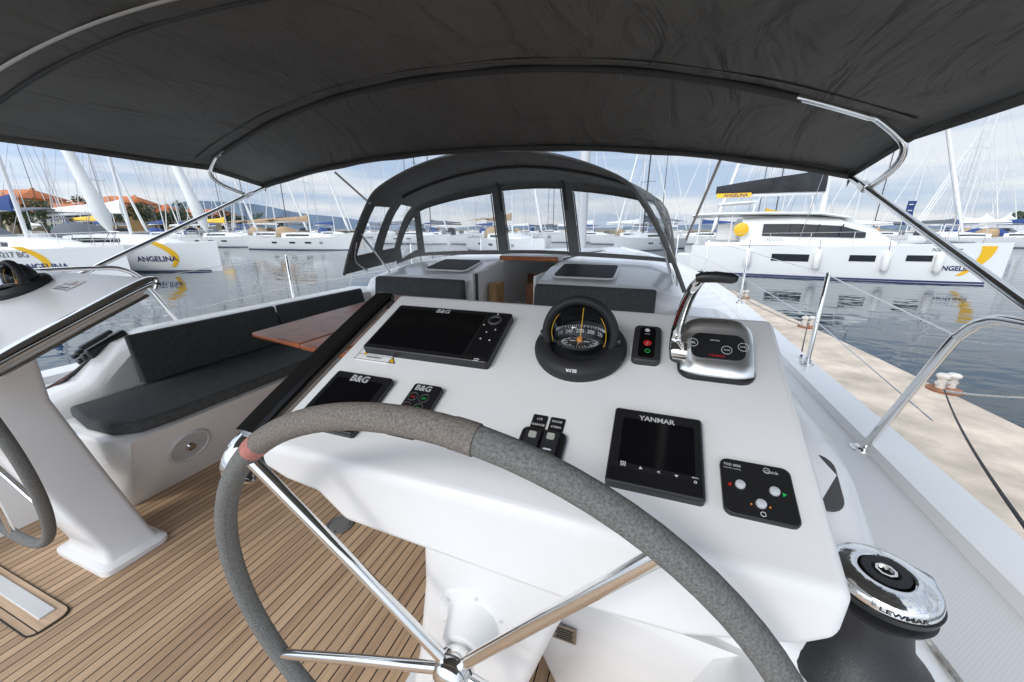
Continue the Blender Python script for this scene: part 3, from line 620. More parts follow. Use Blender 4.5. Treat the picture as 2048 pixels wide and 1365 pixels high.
text('lettering','LEWMAR',blk,t,None,width=.062,off=.02,warp=ww)
g=G(); g.tube(smooth([PZ(1835,1255,.40),PZ(1870,1300,.375),PZ(1905,1345,.374),PZ(1960,1420,.374)],6),.006,8); tag(mk('rope',g,rope_m),'grey rope lying on the deck beside the winch','rope')

# ================= BIMINI
bz=lambda x:-.022*x
def bim(x,y):
    t=max(0,min(1,(y-1.97)/.40)); zs=.39-.09*t; cr_=.37-.18*t; hw=1.95-.03*t
    return V((x*hw,y,1.15+zs+cr_*(1-abs(x)**2.2)+bz(x*hw)))
BT=thing('bimini','large charcoal canvas bimini on a stainless frame overhead','bimini',(0,.9,1.5))
yst=[-.45,-.1,.25,.6,.97,1.3,1.65,1.97,2.10,2.24,2.37]
g=G(); nx=56
secs=[]
for y in yst:
    row=[]
    for i in range(nx+1):
        x=-1+2*i/nx; p=bim(x,y); sag=-.012*sin(PI*min(1,max(0,(y-.97)/1.0)))*(1-abs(x)**3) if y<1.97 else 0
        row.append(p+V((0,0,sag+.004*sin(x*23+y*5))))
    row=[row[0]+V((.01,0,-.035))]+row+[row[-1]+V((-.01,0,-.035))]; secs.append(row)
secs.append([p+V((0,-.004,-.035)) for p in secs[-1]])
g.loft(secs,False); mk('canopy',g,canvas,BT,solid=.004,sm=50)
def arc(y,x0,x1,dz,n=60,bow=0): return [bim(x0+(x1-x0)*i/n,y-bow*abs(x0+(x1-x0)*i/n))+V((0,0,dz)) for i in range(n+1)]
g=G(); g.tube(arc(1.965,-.90,.80,-.016),.015,12); mk('frame_sleeve',g,trim,BT,sm=60)
bowR=arc(1.96,.79,.93,-.014,10); bl=lambda s: [V((s*1.90,1.965,1.15+.36+bz(s*1.9))),V((s*1.925,1.98,1.15+.31+bz(s*1.9))),V((s*1.93,2.05,1.15+.26+bz(s*1.9))),V((s*1.935,2.2,1.15+.215+bz(s*1.9)))]
g=G(); g.tube(smooth(bowR+bl(1),3),.0125,12); mk('frame_bow',g,chrome,BT,sm=60)
g=G(); g.tube(smooth(arc(1.96,-.88,-.93,-.014,4)+bl(-1),3),.0125,12); mk('frame_bow',g,steel,BT,sm=60)
g=G(); g.tube(arc(2.355,-.99,.99,-.028),.013,12); mk('frame_sleeve',g,trim,BT,sm=60)
for s_ in (-1,1):
    f0=bim(s_,2.36)+V((0,0,-.03)); f1=V((s_*1.93+(.02 if s_>0 else 0),1.30,1.15-.18))
    f2=f1+(f1-f0)*.28; f3=V((s_*1.9,.65,1.15-.40))
    g=G(); g.tube(smooth([f0+(f0-f1)*.03,f0,f1,f2,f3],5),.014,12); mk('frame_leg',g,chrome,BT,sm=60)
    j=f0+(f1-f0)*.13; g=G(); g.bar(j+V((0,.03,.015)),j+V((0,-.03,-.012)),.034); mk('frame_joint',g,steel,BT,bev=.006)
for y,m_,dz,wd_,bw in ((1.14,zipm,-.008,.008,.30),(1.22,trim,-.009,.010,.28),(1.88,canvas,-.010,.014,.0),(.20,trim,-.009,.008,.0)):
    g=G(); g.loft([[p+V((0,-wd_,0)),p+V((0,wd_,0))] for p in arc(y,-.97,.97,dz,60,bw)],False); mk('seam_tape',g,m_,BT,solid=.002)
g=G(); g.loft([[p+V((0,0,-.002)),p+V((0,.002,-.012))] for p in arc(2.375,-.98,.98,-.02)],False); mk('seam_tape',g,zipm,BT,solid=.002)
for a,b2 in (((1440,322),(1372,480)),((670,345),(741,408))):
    g=G(); p=PY(*a,2.37); q=PY(*b2,2.42 if a[0]<1000 else 2.9); g.tube([p,q],.008,8); mk('support_strut',g,mat('strut_tan',(.5,.46,.40),.5),BT)

# ================= SPRAYHOOD
A0=[(1.27,-.36),(1.18,-.17),(1.07,.02),(.98,.15),(.88,.26),(.66,.36),(.42,.43),(.15,.475),(0,.48)]
A1=[(1.24,-.30),(1.21,-.12),(1.18,.03),(1.13,.15),(1.03,.235),(.74,.315),(.44,.365),(.16,.39),(0,.395)]
def full(A):
    P2=[V((x,0,z)) for x,z in A]; P2=smooth(P2,6); r=[V((-p.x,0,p.z)) for p in P2]; return P2+r[-2::-1]
F0,F1=full(A0),full(A1); NN=len(F0)
def sh_pt(i,s):
    i=max(0,min(NN-1,i)); k=int(i); fr=i-k; k2=min(k+1,NN-1)
    a=F0[k].lerp(F0[k2],fr); b=F1[k].lerp(F1[k2],fr)
    th=PI*i/(NN-1)
    Y1=3.08+.32*sin(th)**1.2
    if s<=1: 
        p=a.lerp(b,s); y=2.42+(Y1-2.42)*s; return V((p.x,y,1.15+p.z+.02*sin(PI*s)*sin(th)))
    X2=max(-1.26,min(1.26,b.x*1.04+.10*cos(th))); Y2=3.10+.62*sin(th)**1.0; z2=-.33+.08*sin(th)
    t=s-1; return V((b.x+(X2-b.x)*t,Y1+(Y2-Y1)*t,1.15+b.z+(z2-b.z)*t))
SH=thing('sprayhood','charcoal sprayhood with clear vinyl windows over the companionway','sprayhood',(0,2.9,.8))
def iwin(u): return u*(NN-1)
wins=[(.23,.388,1.10,1.94,'f'),(.412,.588,1.08,1.94,'f'),(.612,.77,1.10,1.94,'f'),
      (.045,.195,.14,.46,'s'),(.045,.215,.62,.90,'s'),(.805,.955,.14,.46,'s'),(.785,.955,.62,.90,'s'),(.05,.20,1.12,1.85,'s'),(.80,.95,1.12,1.85,'s')]
def inwin(u,s):
    for a,b2,c_,d_,_ in wins:
        if a<u<b2 and c_<s<d_: return True
    return False
g=G(); g.grid(lambda u,v: sh_pt(iwin(u),v*2),200,100,lambda u,v: not inwin(u,v*2)); mk('canvas_shell',g,hood_m,SH,solid=.004,sm=60)
for a,b2,c_,d_,_ in wins:
    a0=a-.006;b0=b2+.006;c0=c_-.02;d0=min(2,d_+.02)
    g=G(); g.grid(lambda u,v: sh_pt(iwin(a0+(b0-a0)*u),c0+(d0-c0)*v),30,14); mk('window',g,vinyl,SH,sm=60)
    ed=[]; n=24
    for i in range(n): ed.append((a+(b2-a)*i/n,c_))
    for i in range(n): ed.append((b2,c_+(d_-c_)*i/n))
    for i in range(n): ed.append((b2-(b2-a)*i/n,d_))
    for i in range(n): ed.append((a,d_-(d_-c_)*i/n))
    g=G(); g.tube([sh_pt(iwin(u),s_)+V((0,-.004,0)) for u,s_ in ed],.006,6,closed=True); mk('window_edge',g,hood_m,SH,sm=60)
g=G(); g.tube([sh_pt(iwin(i/60),0) for i in range(61)],.013,10); mk('frame_bow',g,hood_m,SH,sm=60)
g=G(); g.tube([sh_pt(iwin(.25+.5*i/60),.5)+V((0,0,-.014)) for i in range(61)],.010,10); mk('frame_bow',g,trim,SH,sm=60)
for u in (.405,.595):
    g=G(); g.loft([[sh_pt(iwin(u),s_)+V((-.012,-.012,0)),sh_pt(iwin(u),s_)+V((.012,-.012,0))] for s_ in (.95,1.05,1.2,1.35)],False); mk('roll_up_strap',g,trim,SH,solid=.002)
for s_ in (-1,1):
    g=G(); g.tube(smooth([(s_*1.15,2.46,1.05),(s_*1.22,2.5,.9),(s_*1.24,2.66,.8)],5),.011,8); mk('grab_handle',g,steel,SH)
    g=G(); g.tube([(s_*1.10,2.46,1.12),(s_*1.24,2.98,.74)],.009,8); mk('frame_leg',g,steel,SH)

# ================= RAILS, STANCHIONS, LIFELINES
for s_,side in ((1,'right'),(-1,'left')):
    t=thing('stern_rail',f'curved stainless stern rail on the {side} side deck','rail',(s_*1.88,1.6,.36),'stern rails')
    pts=[(s_*1.875,1.60,.36),(s_*1.885,1.58,.42),(s_*1.915,1.44,.80),(s_*1.92,1.41,.86),(s_*1.92,1.35,.91),(s_*1.92,1.24,.932),(s_*1.91,.8,.94),(s_*1.88,-.6,.93)]
    g=G(); g.tube(smooth(pts,6),.0135,12); mk('tube',g,chrome,t,sm=60)
    g=G(Matrix.Translation((s_*1.875,1.60,.362))); g.lathe([(0,.012),(.022,.012),(.026,.006),(.036,.004),(.037,0)],n=24); mk('foot',g,chrome,t)
    g=G(); g.tube([(s_*1.91,.7,.93),(s_*1.9,.0,.36)],.012,10); mk('brace',g,chrome,t)
    tops=[]
    for i,(y,w) in enumerate(((2.50,'nearest'),(4.35,'second'),(6.3,'third'),(8.4,'farthest'))):
        t=thing('stanchion',f'{w} stainless stanchion along the {side} gunwale','stanchion',(s_*(gx(y)-.07),y,sheer(y)+.04),'stanchions')
        b0=V((s_*(gx(y)-.07),y,sheer(y)+.04)); tp=b0+V((s_*.0,0,.52)); tops.append(tp)
        g=G(); g.tube([b0,tp,tp+V((0,0,.008))],[.0115,.0115,.006],12); mk('post',g,chrome,t)
        g=G(Matrix.Translation(b0)); g.lathe([(0,.03),(.016,.03),(.018,.008),(.032,.006),(.033,0)],n=20); mk('foot',g,steel,t)
    for hz,nm in ((-.01,'upper'),(-.27,'lower')):
        pts=[V((s_*1.92,1.40,.86+hz))]+[p+V((0,0,hz)) for p in tops]+[V((s_*.9,11.9,1.05+hz))]
        g=G(); g.tube(pts,.0026,6); tag(mk('lifeline',g,steel),f'{nm} wire lifeline along the {side} gunwale','lifeline','lifelines')
t=thing('rope_clutch','black rope clutch with lines on the left coaming','clutch',(-1.58,1.02,.5))
for i in range(3):
    Mk=Matrix.Translation((-1.48-.055*i,1.02,.55-.03*i))@Matrix.Rotation(R(24),4,'X')
    g=G(Mk); g.box((0,0,.03),(.042,.18,.08)); mk('clutch_body',g,blk,t,bev=.012)
    g=G(Mk); g.box((0,-.02,.088),(.028,.14,.018)); mk('clutch_lever',g,blkm,t,bev=.005)
for i,m_ in enumerate((rope_d,rope_r,rope_d)):
    g=G(); g.tube(smooth([(-1.48-.055*i,.98,.57-.03*i),(-1.50-.05*i,.86,.48-.02*i),(-1.50-.035*i,.74,.405),(-1.47-.03*i,.6,.388),(-1.45,.1,.388)],6),.008,8); tag(mk('rope',g,m_),('first','second','third')[i]+' line from the inboard side running aft out of the black rope clutch','rope','control lines')

# ================= BOLLARDS, MOORING LINES
bolm=mat('bollard_white',(.62,.58,.52),.6,nz=(14,.25)); rust=mat('bollard_rust',(.30,.13,.07),.9,nz=(10,.4))
for px,py,lb in ((1888,782,'nearest worn white bollard on the quay edge'),(1614,655,'second worn white bollard along the quay'),(1487,597,'farthest worn white bollard along the quay')):
    p=PZ(px,py,-.38); t=thing('bollard',lb,'bollard',p,'quay bollards'); M=Matrix.Translation(p)
    g=G(M); g.lathe([(0,.0),(.13,0),(.13,.02),(.10,.035),(0,.035)],n=24); mk('base_plate',g,rust,t)
    for s_ in (-.05,.05):
        g=G(M@Matrix.Translation((s_,s_*.4,0))); g.lathe([(.035,.02),(.033,.10),(.036,.13),(.052,.145),(.054,.165),(.04,.178),(0,.18)],n=20); mk('horn',g,bolm,t)
    g=G(M); g.tube([(-.09,-.03,.085),(.09,.03,.085)],.02,10); mk('cross_bar',g,bolm,t)
def sagline(a,b,s,n=20): return [V(a).lerp(V(b),i/n)-V((0,0,s*4*(i/n)*(1-i/n))) for i in range(n+1)]
b1=PZ(1888,782,-.27); g=G(); g.tube(sagline(b1,PZ(2130,795,-.3),.03),.012,8); tag(mk('mooring_rope',g,rope_m),'thick mooring rope leading right from the nearest bollard','rope','mooring ropes')
g=G(); g.tube(sagline(b1+V((0,0,.01)),V((1.95,.9,.42)),.06),.006,8); tag(mk('mooring_rope',g,rope_d),'dark mooring line from the nearest bollard to the stern rail','rope','mooring ropes')
b3=PZ(1614,655,-.27); g=G(); g.tube(sagline(b3,V((1.9,7.5,.45)),.08),.009,8); tag(mk('mooring_rope',g,rope_m),'mooring line from the second bollard to the bow','rope','mooring ropes')
g=G(); g.tube(sagline(b3,V((1.97,2.6,.42)),.12),.006,8); tag(mk('mooring_rope',g,rope_d),'dark spring line from the second bollard back to the gunwale','rope','mooring ropes')

# ================= BACKGROUND BOATS
hullw=mat('hull_white',(.84,.84,.82),.25,coat=.2); deckg=mat('deck_cream',(.62,.60,.55),.6); wind=mat('boat_window',(.015,.018,.022),.1)
alu=mat('mast_alu',(.62,.62,.62),.35,.3); aluw=mat('mast_white',(.8,.8,.79),.3); alub=mat('mast_black',(.05,.05,.055),.3); wire=mat('rig_wire',(.35,.35,.36),.4,.4)
sailw=mat('sail_white',(.86,.85,.81),.7,nz=(2,.05)); beige=mat('canvas_beige',(.42,.29,.17),.8,nz=(2,.15)); blue=mat('canvas_blue',(.03,.07,.22),.8); greyc=mat('canvas_grey',(.14,.15,.17),.8)
class Hull:
    def __init__(s,L,B,Fb,tr=.85): s.L,s.B,s.Fb,s.tr=L,B,Fb,tr
    def half(s,x):
        t=max(0,min(1,x/s.L)); 
        if t<.4: f=s.tr+(1-s.tr)*sin(PI/2*t/.4)
        else: f=max(0,1-((t-.4)/.6)**2.1)
        return s.B/2*f
    def zd(s,x): t=x/s.L; return s.Fb*(.82+.18*t*t)
    def y(s,x,z):
        v=max(0,min(1,z/s.zd(x))); return s.half(x)*(.80+.20*v**.7)
    def sec(s,x,sg=1):
        zd=s.zd(x); r=[(x,sg*s.half(x)*.0,-.5)]
        for v in (-.35,0,.12,.3,.5,.7,.85,1.0):
            if v<0: r.append((x,sg*s.half(x)*.55,-.3))
            else: r.append((x,sg*s.y(x,v*zd),v*zd))
        return r
def boat(L,B,Fb,mh,mastm,boomm,hoodm,detail=True,genoa=True,boomz=2.6,furl=.12,fp=1.6):
    t=thing('sailboat','x','sailboat'); H=Hull(L,B,Fb); n=26
    xs=[L*(i/n) for i in range(n+1)]; xs[-1]=L*.9995
    g=G()
    for sg in (-1,1): g.loft([H.sec(x,sg) for x in xs],False)
    s0=H.sec(0,1); s1=H.sec(0,-1); g.poly(s0+s1[::-1][:-1]); mk('hull',g,hullw,t,sm=40)
    g=G(); g.loft([[(x,-H.half(x)*.99,H.zd(x)-.01),(x,0,H.zd(x)+.05),(x,H.half(x)*.99,H.zd(x)-.01)] for x in xs],False); mk('deck',g,deckg,t)
    g=G(); 
    for sg in (-1,1): g.loft([[(x,sg*(H.y(x,.04)+.006),.02),(x,sg*(H.y(x,.1)+.006),.08)] for x in xs[:-1]],False)
    mk('waterline_stripe',g,navy,t)
    c0,c1=L*.36,L*.80; hh=Fb*.36
    def cw(x): q=(x-c0)/(c1-c0); return B*.30*(1-.55*q*q)
    def ch(x): q=(x-c0)/(c1-c0); return hh*(1-q**3)+.05
    cx=[c0+(c1-c0)*i/10 for i in range(11)]
    g=G(); g.loft([[(x,-cw(x)-.05,H.zd(x)-.02),(x,-cw(x),H.zd(x)+ch(x)*.85),(x,-cw(x)*.8,H.zd(x)+ch(x)),(x,cw(x)*.8,H.zd(x)+ch(x)),(x,cw(x),H.zd(x)+ch(x)*.85),(x,cw(x)+.05,H.zd(x)-.02)] for x in cx]); mk('coachroof',g,hullw,t,sm=40)
    for sg in (-1,1):
        g=G(); g.loft([[(x,sg*(cw(x)+.045),H.zd(x)+ch(x)*.30),(x,sg*(cw(x)+.018),H.zd(x)+ch(x)*.70)] for x in cx[1:7]],False); mk('cabin_window',g,wind,t)
    if detail:
        for sg in (-1,1):
            for xa in (.30,.48,.62):
                g=G(); g.loft([[(x,sg*(H.y(x,Fb*.52)+.012),Fb*.48),(x,sg*(H.y(x,Fb*.62)+.012),Fb*.60)] for x in (L*xa,L*xa+.35,L*xa+.7)],False); mk('hull_window',g,wind,t)
        g=G()
        zr=lambda x:H.zd(x)+.62
        for sg in (-1,1):
            px=[L*q for q in (.04,.2,.36,.52,.68,.84)]
            for x in px: g.tube([(x,sg*(H.half(x)-.05),H.zd(x)),(x,sg*(H.half(x)-.05),zr(x))],.014,6)
            g.tube([(x,sg*(H.half(x)-.05),zr(x)) for x in px]+[(L*.97,sg*.12,zr(L))],.007,5); g.tube([(x,sg*(H.half(x)-.05),zr(x)-.3) for x in px]+[(L*.97,sg*.12,zr(L)-.3)],.006,5)
        g.tube([(L*.97,-.12,zr(L)),(L*.995,0,zr(L)),(L*.97,.12,zr(L))],.016,6); g.tube([(L*.97,-.12,zr(L)),(L*.93,-.2,H.zd(L))],.014,6); g.tube([(L*.97,.12,zr(L)),(L*.93,.2,H.zd(L))],.014,6)
        mk('guard_rail',g,steel,t)
    g=G(); x0=L*.30; w=B*.30
    def shf(u,v): a=PI*u; x=x0+v*1.5; k=(1-v*v*.75); return (x,w*cos(a)*(1-.05*v),H.zd(x0)+.25*hh+ (1.15*k)*max(0,sin(a))**.5)
    g.grid(shf,16,6); mk('sprayhood',g,hoodm,t,solid=.02)
    if detail:
        g=G(); 
        def bf(u,v): a=PI*(u-.5); return (L*.04+v*L*.18,w*1.25*(2*u-1),H.zd(0)+1.95+.22*cos(a)-.1*(2*v-1)**2)
        g.grid(bf,12,6); mk('bimini',g,hoodm,t,solid=.02)
        for sg in (-1,1):
            g=G()
            for a,b2 in ((.05,.11),(.21,.11)): g.tube([(L*a,sg*w*1.25,H.zd(0)+1.9),(L*b2,sg*w*1.3,H.zd(0))],.015,6)
            mk('bimini_frame',g,steel,t)
        g=G(); g.tube([(L*.12,-.45+.42*sin(2*PI*i/18),H.zd(0)+.5+.42*cos(2*PI*i/18)) for i in range(18)],.018,6,closed=True); mk('wheel',g,steel,t)
    rk_=1 if detail else .6
    mx_=L*.58; mz=H.zd(mx_)+hh
    g=G(); g.tube([(mx_,0,mz-.3),(mx_-.1,0,mz+mh*.6),(mx_-.25,0,mz+mh)],[.08,.075,.05],10)
    for q in (.33,.62): 
        g.tube([(mx_-.1,-.95+q*.4,mz+mh*q),(mx_-.06,0,mz+mh*q+.05),(mx_-.1,.95-q*.4,mz+mh*q)],.025,6)
    mk('mast',g,mastm,t)
    g=G(); g.tube([(mx_-.15,0,mz+boomz-hh-.8),(L*.16,0,mz+boomz-hh-.95)],.08,8); mk('boom',g,mastm,t)
    g=G(); bzv=mz+boomz-hh-.72; g.loft([[(x,yy*k,bzv+zz*k2) for yy,zz in ((-.14,-.12),(-.15,.1),(-.03,.38),(.03,.38),(.15,.1),(.14,-.12))] for x,k,k2 in ((L*.17,.6,.35),(L*.3,1,.7),(L*.5,1.1,1.1),(mx_-.15,.9,1.5))]); mk('sail_cover',g,boomm,t,sm=50)
    g=G(); tp=(mx_-.24,0,mz+mh*.97)
    for sg in (-1,1):
        for q in (.33,.62): 
            g.tube([(mx_-.2,sg*(H.half(mx_)-.1),H.zd(mx_)),(mx_-.1,sg*(.95-q*.4),mz+mh*q)],.009*rk_,4)
        g.tube([(mx_-.1,sg*(.95-.33*.4),mz+mh*.33),(mx_-.1,sg*(.95-.62*.4),mz+mh*.62),tp],.009*rk_,4)
        g.tube([(.1,sg*H.half(0)*.8,H.zd(0)),(L*.14,0,mz+mh*.35),tp] ,.008*rk_,4)
    g.tube([(L*.98,0,H.zd(L)),tp],.009*rk_,4); g.tube([(L*.17,0,bzv),tp],.006*rk_,4); mk('rigging',g,wire,t)
    if genoa:
        a=V((L*.965,0,H.zd(L)+.5)); b2=V(tp); g=G(); n=20
        g.tube([a.lerp(b2,i/n*.94) for i in range(n+1)],[.05]+[.03+(furl-.03)*(1-(i-1)/n)**fp for i in range(1,n+1)],8); mk('furled_sail',g,sailw,t,sm=60)
    return t,H
def place(t,p,ang,label,group=None):
    t.matrix_basis=Matrix.Translation(p)@Matrix.Rotation(ang,4,'Z'); t['label']=label
    if group: t['group']=group
def hulltext(t,H,s,x,z,width,m,sg=-1,off=.01,yoff=0,name='lettering'):
    M0=t.matrix_basis.copy()
    def wp(p):
        X=x+p.x*(1 if sg<0 else -1); Z=z+p.y; return M0@V((X,yoff+sg*(H.y(X,Z)+.016),Z))
    text(name,s,m,t,None,width=width,off=off,warp=wp)
def swoosh(t,H,x,z,w,h,m,sg=-1,yoff=0):
    M0=t.matrix_basis.copy(); g=G(M0)
    def fn(u,v): 
        zz=z-h/2+h*v; xc=x-w*.9*(v-.35)**2*3+w*.5; X=xc+(u-.5)*w*(.25+.4*v); return (X,yoff+sg*(H.y(X,zz)+.010),zz)
    g.grid(fn,6,12); mk('swoosh_emblem',g,m,t)
hd=YW-R(10)
def bowplace(t,H,px,fwd,ang,label,group=None):
    p=HX(px,fwd,0); dirv=V((cos(ang),sin(ang),0)); place(t,p-dirv*H.L,ang,label,group)
t1,H1=boat(13,4.2,1.55,17,aluw,blue,greyc,furl=.30,fp=3); bowplace(t1,H1,238,17.4,hd,'white sailboat at far left with registration number and yellow swoosh, bow nearest the left helm','moored sailboats')
hulltext(t1,H1,'279217 BG',9.0,1.22,1.5,mat('reg_grey',(.15,.15,.17),.5)); hulltext(t1,H1,'ANGELINA',10.1,.70,1.8,navy,off=.02); swoosh(t1,H1,9.9,1.0,.7,1.1,yel)
t2,H2=boat(13.5,4.3,1.6,18,aluw,sailw,greyc,furl=.30,fp=3); bowplace(t2,H2,428,21.5,hd,'white sailboat with dark lettering and yellow swoosh, behind the leftmost one','moored sailboats')
hulltext(t2,H2,'ANGELINA',10.7,.72,1.9,navy,off=.02); swoosh(t2,H2,11.2,.95,.75,1.35,yel)
t3,H3=boat(13,4.2,1.5,16,aluw,beige,beige,furl=.15); bowplace(t3,H3,705,43,YW-R(14),'white sailboat with beige boom cover and beige sprayhood, third hull from the left','moored sailboats')
hulltext(t3,H3,'30',9.8,.8,.35,navy)
t4=copy_tree(t3); bowplace(t4,H3,620,53,YW-R(14),'white sailboat with beige covers directly behind the other beige one','moored sailboats')
t5,H5=boat(12,4,1.45,15,alu,yel,greyc,furl=.13); bowplace(t5,H5,520,50,YW-R(12),'white sailboat with yellow boom cover behind the lettered hulls','moored sailboats')
t6=copy_tree(t5); bowplace(t6,H5,300,38,YW-R(12),'white sailboat with yellow boom cover closest to the houses','moored sailboats')
t7,H7=boat(12.5,4,1.45,16,alub,greyc,greyc,furl=.12); bowplace(t7,H7,900,60,YW-R(15),'black masted sailboat seen through the left front sprayhood window','moored sailboats')
t8=copy_tree(t7); bowplace(t8,H7,1230,40,YW-R(140),'black masted sailboat seen through the right front sprayhood window','moored sailboats')
t9=copy_tree(t5); bowplace(t9,H5,1415,27,YW-R(160),'sailboat with yellow boom cover just left of the catamaran','moored sailboats')
t10=copy_tree(t3); bowplace(t10,H3,1090,33,YW-R(60),'sailboat with beige covers seen through the middle sprayhood window','moored sailboats')
protos=[]
for (L,mh,mm,bm_,hm) in ((11,15,aluw,blue,blue),(13,18,alu,greyc,greyc),(12,16,aluw,sailw,beige),(14,21,alub,greyc,greyc)):
    tt,hh_=boat(L,L*.32,1.4,mh,mm,bm_,hm,detail=False,furl=.10); protos.append((tt,hh_))
random.seed(21); first=[True]*4
def far(px,fwd,k,ang,label,group):
    tt,hh_=protos[k]
    o=tt if first[k] else copy_tree(tt)
    first[k]=False; p=HX(px,fwd,0); place(o,p,ang,label,group)
rows=[]
for i in range(24): rows.append((60+i*29+random.uniform(-9,9),random.uniform(62,125),'sailboat in the distant row of masts left of the sprayhood','distant boats on the left'))
for i in range(22): rows.append((800+i*26+random.uniform(-9,9),random.uniform(50,160),'distant sailboat seen through the sprayhood windows','distant boats ahead'))
for i in range(8): rows.append((1370+i*58+random.uniform(-12,12),random.uniform(50,100),'sailboat with tall mast behind the catamaran','boats behind the catamaran'))
for i in range(14): rows.append((1825+i*21+random.uniform(-9,9),random.uniform(48,85),'sailboat in the row of masts at the right edge','distant boats on the right'))
for px,fw,lb,gr in rows: far(px,fw,random.choice((0,0,1,2,2,3)),YW+R(random.choice((-20,160))+random.uniform(-6,6)),lb,gr)

# catamaran
def catamaran():
    t=thing('catamaran','large white catamaran with dark windows, fenders and a yellow swoosh across the quay','catamaran'); L=12.0
    p0=LV(9.9,21.2); p1=LV(20.5,16.0); a=math.atan2(p1.y-p0.y,p1.x-p0.x); t.matrix_basis=Matrix.Translation(p0)@Matrix.Rotation(a,4,'Z')@Matrix.Translation((0,2.45,0)); M=t.matrix_basis.copy()
    H=Hull(L,1.75,1.75,.75)
    for yo in (-2.45,2.45):
        g=G(M@Matrix.Translation((0,yo,0))); n=24; xs=[L*i/n for i in range(n+1)]; xs[-1]*=.9995
        for sg in (-1,1): g.loft([H.sec(x,sg) for x in xs],False)
        s0=H.sec(0,1); s1=H.sec(0,-1); g.poly(s0+s1[::-1][:-1]); g.loft([[(x,-H.half(x),H.zd(x)),(x,H.half(x),H.zd(x))] for x in xs],False); mk('hull',g,hullw,t,sm=40)
        g=G(M@Matrix.Translation((0,yo,0))); g.loft([[(x,sg_*(H.y(x,.06)+.008),zz) for sg_,zz in ((-1,.02),(-1,.10))] for x in xs[:-1]],False); mk('waterline_stripe',g,navy,t)
    yo=-2.45
    for xa,w,z0,z1 in ((3.6,1.5,.78,1.12),(6.6,.95,.86,1.14),(8.6,.9,.92,1.18)):
        g=G(M); g.loft([[(x,yo-(H.y(x,z)+.012),z) for z in (z0,z1)] for x in (xa,xa+w/2,xa+w)],False); mk('hull_window',g,wind,t)
    g=G(M); g.prism([(.6,-2.6),(9.0,-2.6),(9.4,-1.5),(9.4,1.5),(9.0,2.6),(.6,2.6)],.9,1.62); mk('bridge_deck',g,hullw,t,bev=.08)
    g=G(M); 
    def sec(x,w,h): return [(x,-w,1.5),(x,-w*.97,1.5+h*.8),(x,-w*.75,1.5+h),(x,w*.75,1.5+h),(x,w*.97,1.5+h*.8),(x,w,1.5)]
    g.loft([sec(2.2,2.7,1.35),sec(4.5,2.7,1.42),(sec(6.2,2.65,1.30)),sec(7.6,2.4,.85),sec(8.6,2.0,.15)]); mk('saloon',g,hullw,t,sm=35)
    g=G(M)
    sg=lambda x,w,h0,h1:[(x,-w-.015,1.5+h0),(x,-w*.985-.015,1.5+h1)]
    g.loft([sg(3.1,2.7,.45,1.02),sg(4.5,2.7,.42,1.02),sg(6.2,2.65,.40,.92),sg(7.2,2.48,.38,.62)],False); mk('saloon_window',g,wind,t)
    for x in (4.2,5.3,6.2):
        g=G(M); g.bar((x,-2.725,1.95),(x+.05,-2.70,2.5),.05,.03); mk('window_pillar',g,mat('pillar_dark',(.05,.05,.055),.4),t)
    g=G(M); g.loft([[(x,-w,z),(x,-w*.9,z+.10),(x,w*.9,z+.10),(x,w,z),(x,w*.9,z-.05),(x,-w*.9,z-.05)] for x,w,z in ((-.2,2.3,2.95),(.3,2.6,3.0),(3,2.7,3.02),(5.4,2.6,2.97),(6.6,2.3,2.78))]); mk('hard_top',g,hullw,t,sm=50)
    g=G(M); g.loft([[(x,-w,z),(x,-w,z+.07),(x,w,z+.07),(x,w,z)] for x,w,z in ((1.0,1.2,3.55),(2.8,1.2,3.65))]); mk('helm_roof',g,hullw,t,bev=.03)
    for x,y in ((.2,-2.3),(.2,2.3),(1.7,-2.45),(1.1,-1.1),(2.7,-1.1),(1.1,1.1),(2.7,1.1)):
        g=G(M); g.bar((x,y,1.5 if abs(y)>2 else 3.0),(x,y,3.0 if abs(y)>2 else 3.58),.06); mk('roof_post',g,gel_dk,t)
    g=G(M); g.box((1.6,-1.0,2.1),(1.0,1.2,.9)); mk('helm_station',g,gel_dk,t,bev=.08)
    g=G(M); g.tube([(1.1,-1.0+.35*cos(2*PI*i/20),2.6+.35*sin(2*PI*i/20)) for i in range(20)],.02,6,closed=True); mk('wheel',g,steel,t)
    g=G(M); g.box((-.1,-2.45,.55),(1.2,1.1,.9)); mk('stern_step',g,gel_dk,t,bev=.06)
    g=G(M)
    zr=lambda x:H.zd(x)+.62
    px=[.4,1.8,3.4,5.0,6.6,8.2,9.8,11.0]
    for x in px: g.tube([(x,yo-H.half(x)+.06,H.zd(x)-.02),(x,yo-H.half(x)+.06,zr(x))],.016,6)
    for dz in (0,-.3): g.tube([(x,yo-H.half(x)+.06,zr(x)+dz) for x in px],.007,5)
    g.tube([(11.0,yo-H.half(11)+.06,zr(11)),(11.8,yo,zr(11)),(11.0,yo+.4,zr(11))],.018,6); mk('guard_rail',g,steel,t)
    mx_=5.9
    g=G(M); g.tube([(mx_,0,2.8),(mx_-.2,0,19)],[.13,.09],12); [g.tube([(mx_-.1,-1.2,z),(mx_,0,z+.1),(mx_-.1,1.2,z)],.035,6) for z in (8,13)]; mk('mast',g,aluw,t)
    g=G(M); g.tube([(mx_-.15,0,4.1),(.9,0,4.05)],.11,10); mk('boom',g,aluw,t)
